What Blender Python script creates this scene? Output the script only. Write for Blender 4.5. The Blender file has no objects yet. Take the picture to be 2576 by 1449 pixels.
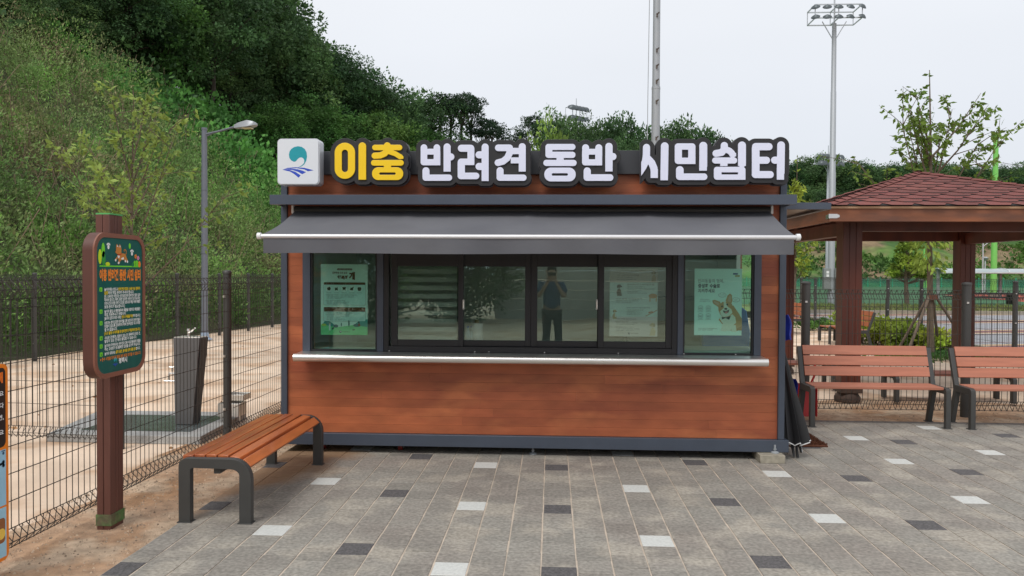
import bpy, bmesh, math, random
import numpy as np
from mathutils import Vector, Matrix
from mathutils.geometry import tessellate_polygon
rad = math.radians
random.seed(7)
SC = bpy.context.scene
COL = SC.collection

# ------------------------------------------------------------------ camera
FPX, EYE = 1935.0, 1.6
yaw, pitch, roll = rad(2.96), rad(1.04), .005
FW = np.array([-math.sin(yaw)*math.cos(pitch), math.cos(yaw)*math.cos(pitch), -math.sin(pitch)])
r0 = np.array([math.cos(yaw), math.sin(yaw), 0.])
u0 = np.cross(r0, FW)
RT = math.cos(roll)*r0 + math.sin(roll)*u0
UP = -math.sin(roll)*r0 + math.cos(roll)*u0
cam = bpy.data.objects.new('camera', bpy.data.cameras.new('camera'))
COL.objects.link(cam)
cam.data.sensor_width = 36.0
cam.data.lens = FPX/2576*36
cam.data.clip_start = .03
cam.data.clip_end = 2000
cam.matrix_world = Matrix(((RT[0], UP[0], -FW[0], 0), (RT[1], UP[1], -FW[1], 0), (RT[2], UP[2], -FW[2], EYE), (0, 0, 0, 1)))
SC.camera = cam

def _ray(px, py):
    return FW + (px-1288)/FPX*RT - (py-724.5)/FPX*UP
def G(px, py, z=0.):           # survey: ground point measured from the photo
    d = _ray(px, py); t = (z-EYE)/d[2]; return Vector((t*d[0], t*d[1], z))
def PY(px, py, Y):
    d = _ray(px, py); t = Y/d[1]; return Vector((t*d[0], Y, EYE+t*d[2]))
def PX(px, py, X):
    d = _ray(px, py); t = X/d[0]; return Vector((X, t*d[1], EYE+t*d[2]))

# ------------------------------------------------------------------ world: overcast sky
SUN_EL, SUN_AZ = rad(52), rad(205)      # azimuth clockwise from +Y
w = bpy.data.worlds.new('World'); SC.world = w; w.use_nodes = True
nt = w.node_tree; nt.nodes.clear()
N = nt.nodes.new; L = nt.links.new
out = N('ShaderNodeOutputWorld'); mx = N('ShaderNodeMixShader'); b1 = N('ShaderNodeBackground'); b2 = N('ShaderNodeBackground')
sky = N('ShaderNodeTexSky'); sky.sky_type = 'NISHITA'; sky.sun_disc = False
sky.sun_elevation = SUN_EL; sky.sun_rotation = SUN_AZ
b1.inputs[1].default_value = .1
L(sky.outputs[0], b1.inputs[0])
tc = N('ShaderNodeTexCoord'); sep = N('ShaderNodeSeparateXYZ'); L(tc.outputs['Generated'], sep.inputs[0])
cr = N('ShaderNodeValToRGB'); e = cr.color_ramp.elements
e[0].position = 0; e[0].color = (.625, .65, .695, 1); e[1].position = .6; e[1].color = (.81, .82, .84, 1)
m1 = cr.color_ramp.elements.new(.18); m1.color = (.68, .705, .75, 1)
m2 = cr.color_ramp.elements.new(.33); m2.color = (.755, .775, .81, 1)
L(sep.outputs[2], cr.inputs[0])
nz = N('ShaderNodeTexNoise'); nz.inputs['Scale'].default_value = 1.6; nz.inputs['Detail'].default_value = 3
mp = N('ShaderNodeMapping'); mp.inputs['Scale'].default_value = (1, 1, 3); L(tc.outputs['Generated'], mp.inputs[0]); L(mp.outputs[0], nz.inputs[0])
mr = N('ShaderNodeMapRange'); mr.inputs[3].default_value = .93; mr.inputs[4].default_value = 1.07; L(nz.outputs[0], mr.inputs[0])
mul = N('ShaderNodeVectorMath'); mul.operation = 'SCALE'; L(cr.outputs[0], mul.inputs[0]); L(mr.outputs[0], mul.inputs['Scale'])
L(mul.outputs[0], b2.inputs[0]); b2.inputs[1].default_value = 1.0
mx.inputs[0].default_value = .93
L(b1.outputs[0], mx.inputs[1]); L(b2.outputs[0], mx.inputs[2]); L(mx.outputs[0], out.inputs[0])
sl = bpy.data.lights.new('sun', 'SUN'); sl.energy = 1.5; sl.angle = rad(25); sl.color = (1, .96, .9)
so = bpy.data.objects.new('sun', sl); COL.objects.link(so)
sd = Vector((math.sin(SUN_AZ)*math.cos(SUN_EL), math.cos(SUN_AZ)*math.cos(SUN_EL), math.sin(SUN_EL)))
so.rotation_euler = sd.to_track_quat('Z', 'Y').to_euler()
SC.view_settings.view_transform = 'Standard'; SC.view_settings.look = 'None'
SC.view_settings.gamma = 1; SC.view_settings.exposure = 0.27

# ------------------------------------------------------------------ materials
def srgb(r, g, b):
    f = lambda c: (c/255/12.92 if c <= 10 else ((c/255+.055)/1.055)**2.4)
    return (f(r), f(g), f(b))
MATS = {}
def mat(name, col, rough=.6, metal=0., var=.12, vscale=6., col2=None, c2scale=2., c2lo=.4, c2hi=.65, bump=0., bscale=60., island=0., spec=.5, stretch=None, col3=None, c3scale=.5, trans=0., coat=0., objr=0., tint=False):
    if name in MATS: return MATS[name]
    m = bpy.data.materials.new(name); m.use_nodes = True; t = m.node_tree; nd = t.nodes; lk = t.links.new
    bs = nd['Principled BSDF']
    bs.inputs['Roughness'].default_value = rough; bs.inputs['Metallic'].default_value = metal
    bs.inputs['Specular IOR Level'].default_value = spec
    bs.inputs['Coat Weight'].default_value = coat
    tc = nd.new('ShaderNodeTexCoord'); vec = tc.outputs['Object']
    if stretch:
        mp = nd.new('ShaderNodeMapping'); mp.inputs['Scale'].default_value = stretch; lk(vec, mp.inputs[0]); vec = mp.outputs[0]
    cur = None
    base = nd.new('ShaderNodeRGB'); base.outputs[0].default_value = (*col, 1); cur = base.outputs[0]
    def noise(s, d=4.):
        n = nd.new('ShaderNodeTexNoise'); n.inputs['Scale'].default_value = s; n.inputs['Detail'].default_value = d
        lk(vec, n.inputs['Vector']); return n.outputs[0]
    def mixin(cur, c, s, lo, hi):
        r = nd.new('ShaderNodeMapRange'); r.inputs[1].default_value = lo; r.inputs[2].default_value = hi; lk(noise(s), r.inputs[0])
        x = nd.new('ShaderNodeMix'); x.data_type = 'RGBA'; lk(r.outputs[0], x.inputs[0]); lk(cur, x.inputs[6]); x.inputs[7].default_value = (*c, 1)
        return x.outputs[2]
    if col2: cur = mixin(cur, col2, c2scale, c2lo, c2hi)
    if col3: cur = mixin(cur, col3, c3scale, .5, .62)
    if var:
        r = nd.new('ShaderNodeMapRange'); r.inputs[1].default_value = .25; r.inputs[2].default_value = .75
        r.inputs[3].default_value = 1-var; r.inputs[4].default_value = 1+var; lk(noise(vscale, 6.), r.inputs[0])
        s = nd.new('ShaderNodeVectorMath'); s.operation = 'SCALE'; lk(cur, s.inputs[0]); lk(r.outputs[0], s.inputs['Scale']); cur = s.outputs[0]
    if island:
        g = nd.new('ShaderNodeNewGeometry'); r = nd.new('ShaderNodeMapRange')
        r.inputs[3].default_value = 1-island; r.inputs[4].default_value = 1+island; lk(g.outputs['Random Per Island'], r.inputs[0])
        s = nd.new('ShaderNodeVectorMath'); s.operation = 'SCALE'; lk(cur, s.inputs[0]); lk(r.outputs[0], s.inputs['Scale']); cur = s.outputs[0]
    if tint:
        g = nd.new('ShaderNodeAttribute'); g.attribute_name = 'tint'; s = nd.new('ShaderNodeVectorMath'); s.operation = 'SCALE'; lk(cur, s.inputs[0]); lk(g.outputs['Fac'], s.inputs['Scale']); cur = s.outputs[0]
    if objr:
        g = nd.new('ShaderNodeObjectInfo'); h = nd.new('ShaderNodeHueSaturation'); r = nd.new('ShaderNodeMapRange'); r.inputs[3].default_value = 1-objr; r.inputs[4].default_value = 1+objr*1.3; lk(g.outputs['Random'], r.inputs[0])
        r2 = nd.new('ShaderNodeMapRange'); r2.inputs[3].default_value = .52; r2.inputs[4].default_value = .475; lk(g.outputs['Random'], r2.inputs[0]); lk(r2.outputs[0], h.inputs['Hue']); lk(r.outputs[0], h.inputs['Value']); lk(cur, h.inputs['Color']); cur = h.outputs[0]
    lk(cur, bs.inputs['Base Color'])
    if bump:
        b = nd.new('ShaderNodeBump'); b.inputs['Strength'].default_value = bump; b.inputs['Distance'].default_value = .01
        lk(noise(bscale, 5.), b.inputs['Height']); lk(b.outputs[0], bs.inputs['Normal'])
    if trans:
        tr = nd.new('ShaderNodeBsdfTranslucent'); lk(cur, tr.inputs[0]); ms = nd.new('ShaderNodeMixShader'); ms.inputs[0].default_value = trans
        lk(bs.outputs[0], ms.inputs[1]); lk(tr.outputs[0], ms.inputs[2]); lk(ms.outputs[0], nd['Material Output'].inputs[0])
    MATS[name] = m
    return m

def print_mat(name='printed_ink', rough=.5):
    if name in MATS: return MATS[name]
    m = bpy.data.materials.new(name); m.use_nodes = True; t = m.node_tree
    a = t.nodes.new('ShaderNodeVertexColor'); a.layer_name = 'Col'
    b = t.nodes['Principled BSDF']; b.inputs['Roughness'].default_value = rough
    nz = t.nodes.new('ShaderNodeTexNoise'); nz.inputs['Scale'].default_value = 9; nz.inputs['Detail'].default_value = 5
    r = t.nodes.new('ShaderNodeMapRange'); r.inputs[3].default_value = .9; r.inputs[4].default_value = 1.08; t.links.new(nz.outputs[0], r.inputs[0])
    s = t.nodes.new('ShaderNodeVectorMath'); s.operation = 'SCALE'; t.links.new(a.outputs[0], s.inputs[0]); t.links.new(r.outputs[0], s.inputs['Scale'])
    t.links.new(s.outputs[0], b.inputs['Base Color']); MATS[name] = m
    return m

def glass_mat(name, tint, refl=.12):
    if name in MATS: return MATS[name]
    m = bpy.data.materials.new(name); m.use_nodes = True; t = m.node_tree; nd = t.nodes; nd.remove(nd['Principled BSDF'])
    tr = nd.new('ShaderNodeBsdfTransparent'); tr.inputs[0].default_value = (*tint, 1)
    gl = nd.new('ShaderNodeBsdfGlossy'); gl.inputs['Roughness'].default_value = .004; gl.inputs[0].default_value = (.72, .95, .90, 1)
    lw = nd.new('ShaderNodeFresnel'); lw.inputs[0].default_value = 1.45
    a = nd.new('ShaderNodeMath'); a.operation = 'ADD'; a.inputs[1].default_value = refl; a.use_clamp = True; t.links.new(lw.outputs[0], a.inputs[0])
    nz = nd.new('ShaderNodeTexNoise'); nz.inputs['Scale'].default_value = 2.2; nz.inputs['Detail'].default_value = 1
    tc = nd.new('ShaderNodeTexCoord'); t.links.new(tc.outputs['Object'], nz.inputs[0])
    bp = nd.new('ShaderNodeBump'); bp.inputs['Strength'].default_value = .02; bp.inputs['Distance'].default_value = .05; t.links.new(nz.outputs[0], bp.inputs['Height']); t.links.new(bp.outputs[0], gl.inputs['Normal'])
    mx = nd.new('ShaderNodeMixShader'); t.links.new(a.outputs[0], mx.inputs[0]); t.links.new(tr.outputs[0], mx.inputs[1]); t.links.new(gl.outputs[0], mx.inputs[2])
    t.links.new(mx.outputs[0], nd['Material Output'].inputs[0]); MATS[name] = m
    return m

# ------------------------------------------------------------------ scene graph helpers
def thing(name, label, cat, loc=(0, 0, 0), rz=0., group=None):
    o = bpy.data.objects.new(name, None); COL.objects.link(o); o.empty_display_size = .2
    o.location = loc; o.rotation_euler = (0, 0, rz); o['label'] = label; o['category'] = cat
    if group: o['group'] = group
    return o
def tag(o, label, cat, group=None, kind=None):
    if label: o['label'] = label
    if cat: o['category'] = cat
    if group: o['group'] = group
    if kind: o['kind'] = kind
    return o
def kids(o): return [c for c in COL.objects if c.parent is o]
def dup(root, loc, rz=0., label=None, scale=None):
    def cp(o, par):
        c = o.copy(); COL.objects.link(c); c.parent = par
        for k in kidmap.get(o.name, []): cp(k, c)
        return c
    kidmap = {}
    for c in COL.objects:
        if c.parent: kidmap.setdefault(c.parent.name, []).append(c)
    r = cp(root, None); r.location = loc; r.rotation_euler = (0, 0, rz)
    if scale: r.scale = scale
    if label: r['label'] = label
    return r

class MB:
    def __init__(s): s.v = []; s.f = []; s.mi = []; s.n = 0; s.m = 0
    def arr(s, V, F):
        V = np.asarray(V, float).reshape(-1, 3); s.v.append(V)
        for q in F: s.f.append([int(i)+s.n for i in q]); s.mi.append(s.m)
        s.n += len(V); return s
    def box(s, a, b):
        x0, y0, z0 = a; x1, y1, z1 = b
        V = [(x0,y0,z0),(x1,y0,z0),(x1,y1,z0),(x0,y1,z0),(x0,y0,z1),(x1,y0,z1),(x1,y1,z1),(x0,y1,z1)]
        return s.arr(V, [(0,3,2,1),(4,5,6,7),(0,1,5,4),(1,2,6,5),(2,3,7,6),(3,0,4,7)])
    def cbox(s, c, d): return s.box([c[i]-d[i]/2 for i in range(3)], [c[i]+d[i]/2 for i in range(3)])
    def bar(s, p, q, w, h, up=(0, 0, 1)):     # oriented box from p to q, width w, height h
        p = Vector(p); q = Vector(q); d = (q-p).normalized(); u = Vector(up)
        r = d.cross(u)
        if r.length < 1e-4: r = d.cross(Vector((0, 1, 0)))
        r.normalize(); u = r.cross(d); V = []
        for e_ in (p, q):
            for a, b in ((-1, -1), (1, -1), (1, 1), (-1, 1)): V.append(e_+r*a*w/2+u*b*h/2)
        return s.arr(V, [(3,2,1,0),(4,5,6,7),(0,1,5,4),(1,2,6,5),(2,3,7,6),(3,0,4,7)])
    def tube(s, pts, r, n=8, caps=True, squash=None):
        pts = [Vector(p) for p in pts]; m = len(pts)
        rs = r if isinstance(r, (list, tuple)) else [r]*m
        V = []; ref = None
        for i, p in enumerate(pts):
            d = (pts[min(i+1, m-1)]-pts[max(i-1, 0)]).normalized()
            if ref is None: ref = Vector((0, 0, 1)) if abs(d.z) < .9 else Vector((1, 0, 0))
            a = d.cross(ref).normalized(); b = a.cross(d).normalized(); ref = b
            for k in range(n):
                t = 2*math.pi*k/n; V.append(p+a*math.cos(t)*rs[i]+b*math.sin(t)*rs[i])
        F = []
        for i in range(m-1):
            for k in range(n):
                k2 = (k+1) % n; F.append((i*n+k, i*n+k2, (i+1)*n+k2, (i+1)*n+k))
        if caps: F.append(tuple(range(n))[::-1]); F.append(tuple((m-1)*n+k for k in range(n)))
        return s.arr(V, F)
    def lathe(s, prof, c=(0, 0, 0), n=20):
        V = []; F = []
        for (r, z) in prof:
            for k in range(n):
                t = 2*math.pi*k/n; V.append((c[0]+r*math.cos(t), c[1]+r*math.sin(t), c[2]+z))
        for i in range(len(prof)-1):
            for k in range(n):
                k2 = (k+1) % n; F.append((i*n+k, i*n+k2, (i+1)*n+k2, (i+1)*n+k))
        F.append(tuple(range(n))[::-1]); F.append(tuple((len(prof)-1)*n+k for k in range(n)))
        return s.arr(V, F)
    def prism(s, poly, O, U, V_, W):     # 2D polygon (u,v) in frame O,U,V extruded by W
        O = Vector(O); U = Vector(U); V_ = Vector(V_); W = Vector(W); n = len(poly)
        P = [O+U*a+V_*b for a, b in poly]; Q = [p+W for p in P]
        tris = tessellate_polygon([[Vector((a, b, 0)) for a, b in poly]])
        flip = U.cross(V_).dot(W) > 0
        area = sum(poly[i][0]*poly[(i+1) % n][1]-poly[(i+1) % n][0]*poly[i][1] for i in range(n))
        F = []
        for t in tris: F.append(tuple(t)); F.append(tuple(i+n for i in t)[::-1])
        for i in range(n): F.append((i, (i+1) % n, (i+1) % n+n, i+n))
        return s.arr(P+Q, F)
    def build(s, name, mats, parent=None, smooth=False, bevel=0., local=False, seg=2, fix=True, label=None):
        me = bpy.data.meshes.new(name); V = np.concatenate(s.v) if s.v else np.zeros((0, 3))
        if parent is not None and not local: V = V-np.array(parent.location)
        me.from_pydata(V.tolist(), [], s.f)
        if not isinstance(mats, (list, tuple)): mats = [mats]
        for m in mats: me.materials.append(m)
        if len(mats) > 1: me.polygons.foreach_set('material_index', s.mi)
        if fix:
            bm = bmesh.new(); bm.from_mesh(me); bmesh.ops.recalc_face_normals(bm, faces=bm.faces); bm.to_mesh(me); bm.free()
        if smooth:
            me.polygons.foreach_set('use_smooth', [True]*len(me.polygons))
            try: me.set_sharp_from_angle(angle=rad(40))
            except Exception: pass
        o = bpy.data.objects.new(name, me); COL.objects.link(o)
        if parent is not None: o.parent = parent
        if bevel:
            b = o.modifiers.new('bevel', 'BEVEL'); b.width = bevel; b.segments = seg; b.limit_method = 'ANGLE'; b.angle_limit = rad(35)
            me.polygons.foreach_set('use_smooth', [True]*len(me.polygons))
            try: me.set_sharp_from_angle(angle=rad(40))
            except Exception: pass
        if label: o['label'] = label
        return o

def np_mesh(name, V, F, mats, parent=None, attr=None, mi=None, smooth=False):
    """V (n,3) array, F (m,4) array of quads"""
    me = bpy.data.meshes.new(name); V = np.asarray(V, np.float32); F = np.asarray(F, np.int32); k = F.shape[1]
    me.vertices.add(len(V)); me.vertices.foreach_set('co', V.ravel())
    me.loops.add(F.size); me.loops.foreach_set('vertex_index', F.ravel())
    me.polygons.add(len(F)); me.polygons.foreach_set('loop_start', np.arange(0, F.size, k, dtype=np.int32))
    ta = me.attributes.new('tint', 'FLOAT', 'POINT'); ta.data.foreach_set('value', np.ascontiguousarray(attr, np.float32) if attr is not None and len(attr) == len(V) else np.ones(len(V), np.float32))
    for m in (mats if isinstance(mats, (list, tuple)) else [mats]): me.materials.append(m)
    if mi is not None: me.polygons.foreach_set('material_index', np.asarray(mi, np.int32))
    me.polygons.foreach_set('use_smooth', np.full(len(F), smooth))
    me.update(calc_edges=True)
    o = bpy.data.objects.new(name, me); COL.objects.link(o)
    if parent is not None: o.parent = parent
    return o

def bars_np(P, Q, r):
    """4-sided open prisms for arrays of segments"""
    P = np.asarray(P, float); Q = np.asarray(Q, float); D = Q-P; D /= np.linalg.norm(D, axis=1)[:, None]+1e-9
    ref = np.where(np.abs(D[:, 2:3]) > .8, np.array([[1., 0, 0]]), np.array([[0, 0, 1.]]))
    A = np.cross(D, ref); A /= np.linalg.norm(A, axis=1)[:, None]; B = np.cross(A, D)
    n = len(P); V = np.zeros((n, 8, 3))
    for k in range(4):
        t = math.pi/2*k+math.pi/4; o = (A*math.cos(t)+B*math.sin(t))*r
        V[:, k] = P+o; V[:, 4+k] = Q+o
    F = []
    base = np.arange(n)[:, None]*8
    for k in range(4):
        k2 = (k+1) % 4; F.append(np.concatenate([base+k, base+k2, base+4+k2, base+4+k], axis=1))
    return V.reshape(-1, 3), np.concatenate(F)

# ------------------------------------------------------------------ flat prints (posters, sign faces)
_T = {}
def eval_mesh(o): return bpy.data.meshes.new_from_object(o)      # curve -> mesh without a depsgraph pass
def text_geo(s, bold=0.):
    key = (s, bold)
    if key in _T: return _T[key]
    c = bpy.data.curves.new('t', 'FONT'); c.body = s; c.resolution_u = 2; c.offset = bold
    o = bpy.data.objects.new('t', c)
    me = eval_mesh(o)
    V = np.array([v.co[:2] for v in me.vertices]).reshape(-1, 2); F = [tuple(p.vertices) for p in me.polygons]
    bpy.data.objects.remove(o); bpy.data.curves.remove(c); bpy.data.meshes.remove(me)
    if len(V): V = V-np.array([V[:, 0].min(), 0])
    _T[key] = (V, F); return _T[key]
class Flat:
    def __init__(s): s.V = []; s.F = []; s.C = []; s.n = 0
    def add(s, V, F, z, col):
        for a in V: s.V.append((a[0], a[1], z)); s.C.append(col)
        for f in F: s.F.append([i+s.n for i in f])
        s.n += len(V)
    def poly(s, pts, col, z=1):
        tr = tessellate_polygon([[Vector((a, b, 0)) for a, b in pts]]); s.add(pts, tr, z, col)
    def rect(s, x0, y0, x1, y1, col, z=1): s.add([(x0,y0),(x1,y0),(x1,y1),(x0,y1)], [(0,1,2,3)], z, col)
    def rr(s, x0, y0, x1, y1, r, col, z=1):
        pts = []
        for cx, cy, a in ((x1-r, y1-r, 0), (x0+r, y1-r, 90), (x0+r, y0+r, 180), (x1-r, y0+r, 270)):
            for k in range(6): t = rad(a+18*k); pts.append((cx+r*math.cos(t), cy+r*math.sin(t)))
        s.poly(pts, col, z)
    def disc(s, x, y, r, col, z=1, ry=None, n=20, rot=0):
        ry = ry or r; pts = []
        for k in range(n):
            a = r*math.cos(2*math.pi*k/n); b = ry*math.sin(2*math.pi*k/n)
            pts.append((x+a*math.cos(rot)-b*math.sin(rot), y+a*math.sin(rot)+b*math.cos(rot)))
        s.add(pts, [tuple(range(n))], z, col)
    def ring(s, x, y, r, w, col, z=1, n=24):
        P = []
        for k in range(n):
            t = 2*math.pi*k/n; P += [(x+r*math.cos(t), y+r*math.sin(t)), (x+(r-w)*math.cos(t), y+(r-w)*math.sin(t))]
        s.add(P, [(2*k, (2*k+2) % (2*n), (2*k+3) % (2*n), 2*k+1) for k in range(n)], z, col)
    def line(s, pts, w, col, z=1):
        for (a, b), (c, d) in zip(pts[:-1], pts[1:]):
            l = math.hypot(c-a, d-b) or 1; nx, ny = -(d-b)/l*w/2, (c-a)/l*w/2
            s.add([(a+nx, b+ny), (a-nx, b-ny), (c-nx, d-ny), (c+nx, d+ny)], [(0,1,2,3)], z, col)
    def text(s, t, x, y, h, col, w=None, bold=.0, z=2, align='l', maxw=None):
        V, F = text_geo(t, bold)
        if not len(V): return 0
        sc = h/.85; sx = sc; W = V[:, 0].max()
        if w: sx = w/W
        if maxw and W*sx > maxw: sx = maxw/W
        off = {'l': 0, 'c': -W*sx/2, 'r': -W*sx}[align]
        s.add([(x+off+a*sx, y+b*sc) for a, b in V], F, z, col); return W*sx
    def build(s, name, O, U, V_, Nn, parent=None, step=.0006, mt=None):
        O = Vector(O); U = Vector(U); V_ = Vector(V_); Nn = Vector(Nn)
        P = [O+U*a+V_*b+Nn*(z*step) for a, b, z in s.V]
        if parent is not None: P = [p-parent.location for p in P]
        me = bpy.data.meshes.new(name); me.from_pydata([tuple(p) for p in P], [], s.F)
        ca = me.color_attributes.new('Col', 'FLOAT_COLOR', 'POINT')
        ca.data.foreach_set('color', np.array([(*c, 1) for c in s.C], np.float32).ravel())
        me.materials.append(mt or print_mat())
        o = bpy.data.objects.new(name, me); COL.objects.link(o)
        if parent is not None: o.parent = parent
        return o

# ------------------------------------------------------------------ shared materials
M = {}
M['navy'] = mat('navy_painted_steel', (.070, .086, .118), .4, .2, .06)
M['frame'] = mat('black_window_frame', (.018, .018, .021), .42, .1, .05)
M['iron'] = mat('charcoal_painted_steel', (.062, .062, .06), .5, .2, .08)
M['wire'] = mat('dark_coated_wire', (.05, .046, .042), .5, .3, .1)
M['galv'] = mat('galvanised_steel', (.36, .385, .41), .55, .3, .1, 1.2, stretch=(1, 1, .2))
M['lampgrey'] = mat('grey_blue_lamp_paint', (.15, .165, .20), .5, .1, .06)
M['stainless'] = mat('brushed_stainless_steel', (.80, .78, .75), .33, .9, .05)
M['steeltrim'] = mat('polished_bolt_steel', (.7, .7, .7), .3, 1., 0)
M['wood_kiosk'] = mat('stained_cedar_boards', (.41, .115, .044), .5, 0, .22, 6., col2=(.25, .060, .028), c2scale=1.0, c2lo=.38, c2hi=.62, col3=(.43, .13, .05), c3scale=2.2, island=.12, bump=.12, bscale=30, stretch=(.55, 1, 1.6))
M['wood_bench'] = mat('orange_oiled_bench_timber', (.50, .145, .045), .32, 0, .18, 8., col2=(.34, .085, .03), c2scale=3, island=.12, stretch=(3, .35, 3), coat=.25)
M['wood_bench_pink'] = mat('faded_reddish_bench_timber', (.42, .165, .105), .6, 0, .16, 8., col2=(.38, .14, .085), c2scale=1.5, island=.1, stretch=(.3, 3, 3))
M['wood_pav'] = mat('dark_red_brown_timber', (.125, .03, .016), .5, 0, .3, 5., col2=(.07, .018, .011), c2scale=2.5, stretch=(2, 2, .3))
M['wood_fascia'] = mat('brown_timber_fascia', (.25, .085, .035), .55, 0, .3, 3., col2=(.11, .05, .035), c2scale=1.6, stretch=(.6, .6, 3))
M['wood_trim'] = mat('pale_timber_trim', (.55, .34, .20), .6, 0, .1, 5.)
M['wood_sign'] = mat('dark_brown_sign_post_timber', (.085, .034, .025), .55, 0, .2, 6., stretch=(3, 3, .3))
M['canvas'] = mat('charcoal_awning_canvas', (.108, .111, .127), .85, 0, .1, 2., bump=.1, bscale=300, col2=(.125, .128, .142), c2scale=1.6)
M['black'] = mat('matt_black_plastic', (.016, .016, .018), .55, 0, 0)
M['white'] = mat('white_enamel', (.78, .79, .80), .4, 0, .04)
M['concrete'] = mat('rough_concrete', (.33, .30, .24), .9, 0, .25, 20., bump=.4)
M['granite'] = mat('speckled_grey_granite', (.38, .38, .37), .75, 0, .35, 120., col2=(.30, .30, .295), c2scale=4)
M['bark'] = mat('grey_brown_bark', (.13, .10, .07), .9, 0, .35, 9., bump=.5, stretch=(3, 3, 1))
M['bark_dark'] = mat('dark_forest_bark', (.045, .035, .028), .9, 0, .3, 5.)
M['green_paint'] = mat('bright_green_painted_steel', (.20, .58, .12), .5, 0, .05)
M['greenmesh_post'] = mat('teal_green_painted_steel', (.03, .35, .20), .5, 0, .05)
def leafm(n, c, c2, isl=.14, tr=.3, s=.35, v=.25, o=.34, col3=None): return mat(n, c, .6, 0, v, 1.1, col2=c2, c2scale=s, c2lo=.42, c2hi=.58, island=isl, trans=tr, objr=o, spec=.25, col3=col3, c3scale=.8, tint=True)
M['leaf_dark'] = leafm('dark_green_leaves', (.055, .118, .048), (.085, .17, .055))
M['leaf_mid'] = leafm('mid_green_leaves', (.06, .15, .038), (.085, .185, .04))
M['leaf_pine'] = leafm('blue_green_pine_needles', (.028, .06, .033), (.04, .08, .034))
M['leaf_vine'] = leafm('fresh_green_vine_leaves', (.14, .34, .07), (.09, .24, .06), .2)
M['leaf_yellow'] = leafm('yellow_green_young_leaves', (.33, .40, .06), (.20, .32, .045), .3, .4)
M['leaf_young'] = leafm('light_green_young_leaves', (.27, .37, .07), (.18, .28, .05), .3, .4)
# ================================================================== ground
def sheet(name, pts, z, m, kind='structure'):
    me = bpy.data.meshes.new(name); me.from_pydata([(x, y, z) for x, y in pts], [], [tuple(range(len(pts)))]); me.materials.append(m)
    bm = bmesh.new(); bm.from_mesh(me); bmesh.ops.recalc_face_normals(bm, faces=bm.faces)
    if bm.faces[0].normal.z < 0 if bm.faces.ensure_lookup_table() is None else False: bmesh.ops.reverse_faces(bm, faces=bm.faces)
    bm.to_mesh(me); bm.free()
    o = bpy.data.objects.new(name, me); COL.objects.link(o); o['kind'] = kind; return o
sand = mat('compacted_granite_sand', (.69, .53, .40), .95, 0, .16, 1.4, col2=(.74, .59, .46), c2scale=.5, bump=.9, bscale=16, col3=(.58, .40, .27), c3scale=1.3)
sand_rough = mat('orange_loose_sand', (.44, .29, .19), .95, 0, .3, 14., col2=(.38, .22, .12), c2scale=1.5, bump=1., bscale=70, col3=(.50, .37, .26), c3scale=2.2)
sheet('ground', [(-500, -400), (600, -400), (600, 700), (-500, 700)], -.03, sand)
# verge of rougher sand around the paving (thin raised earth sheets with a wavy outline)
def wavy(pts_a, pts_b): return pts_a+pts_b[::-1]
random.seed(3)
va = [(-2.36, y) for y in (-3, 9.0)]
vb = [(-3.35-.12*math.sin(y*2.1)-.08*random.random(), y) for y in np.arange(-3, 9.2, .4)]
sheet('sand_verge', [(-2.38, -3), (-2.38, 8.7), (8.3, 8.7)]+[(x, 10.2+.25*math.sin(x*1.7)+.15*random.random()) for x in np.arange(8.3, -3.2, -.4)]+vb[::-1], -.026, sand_rough)

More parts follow.
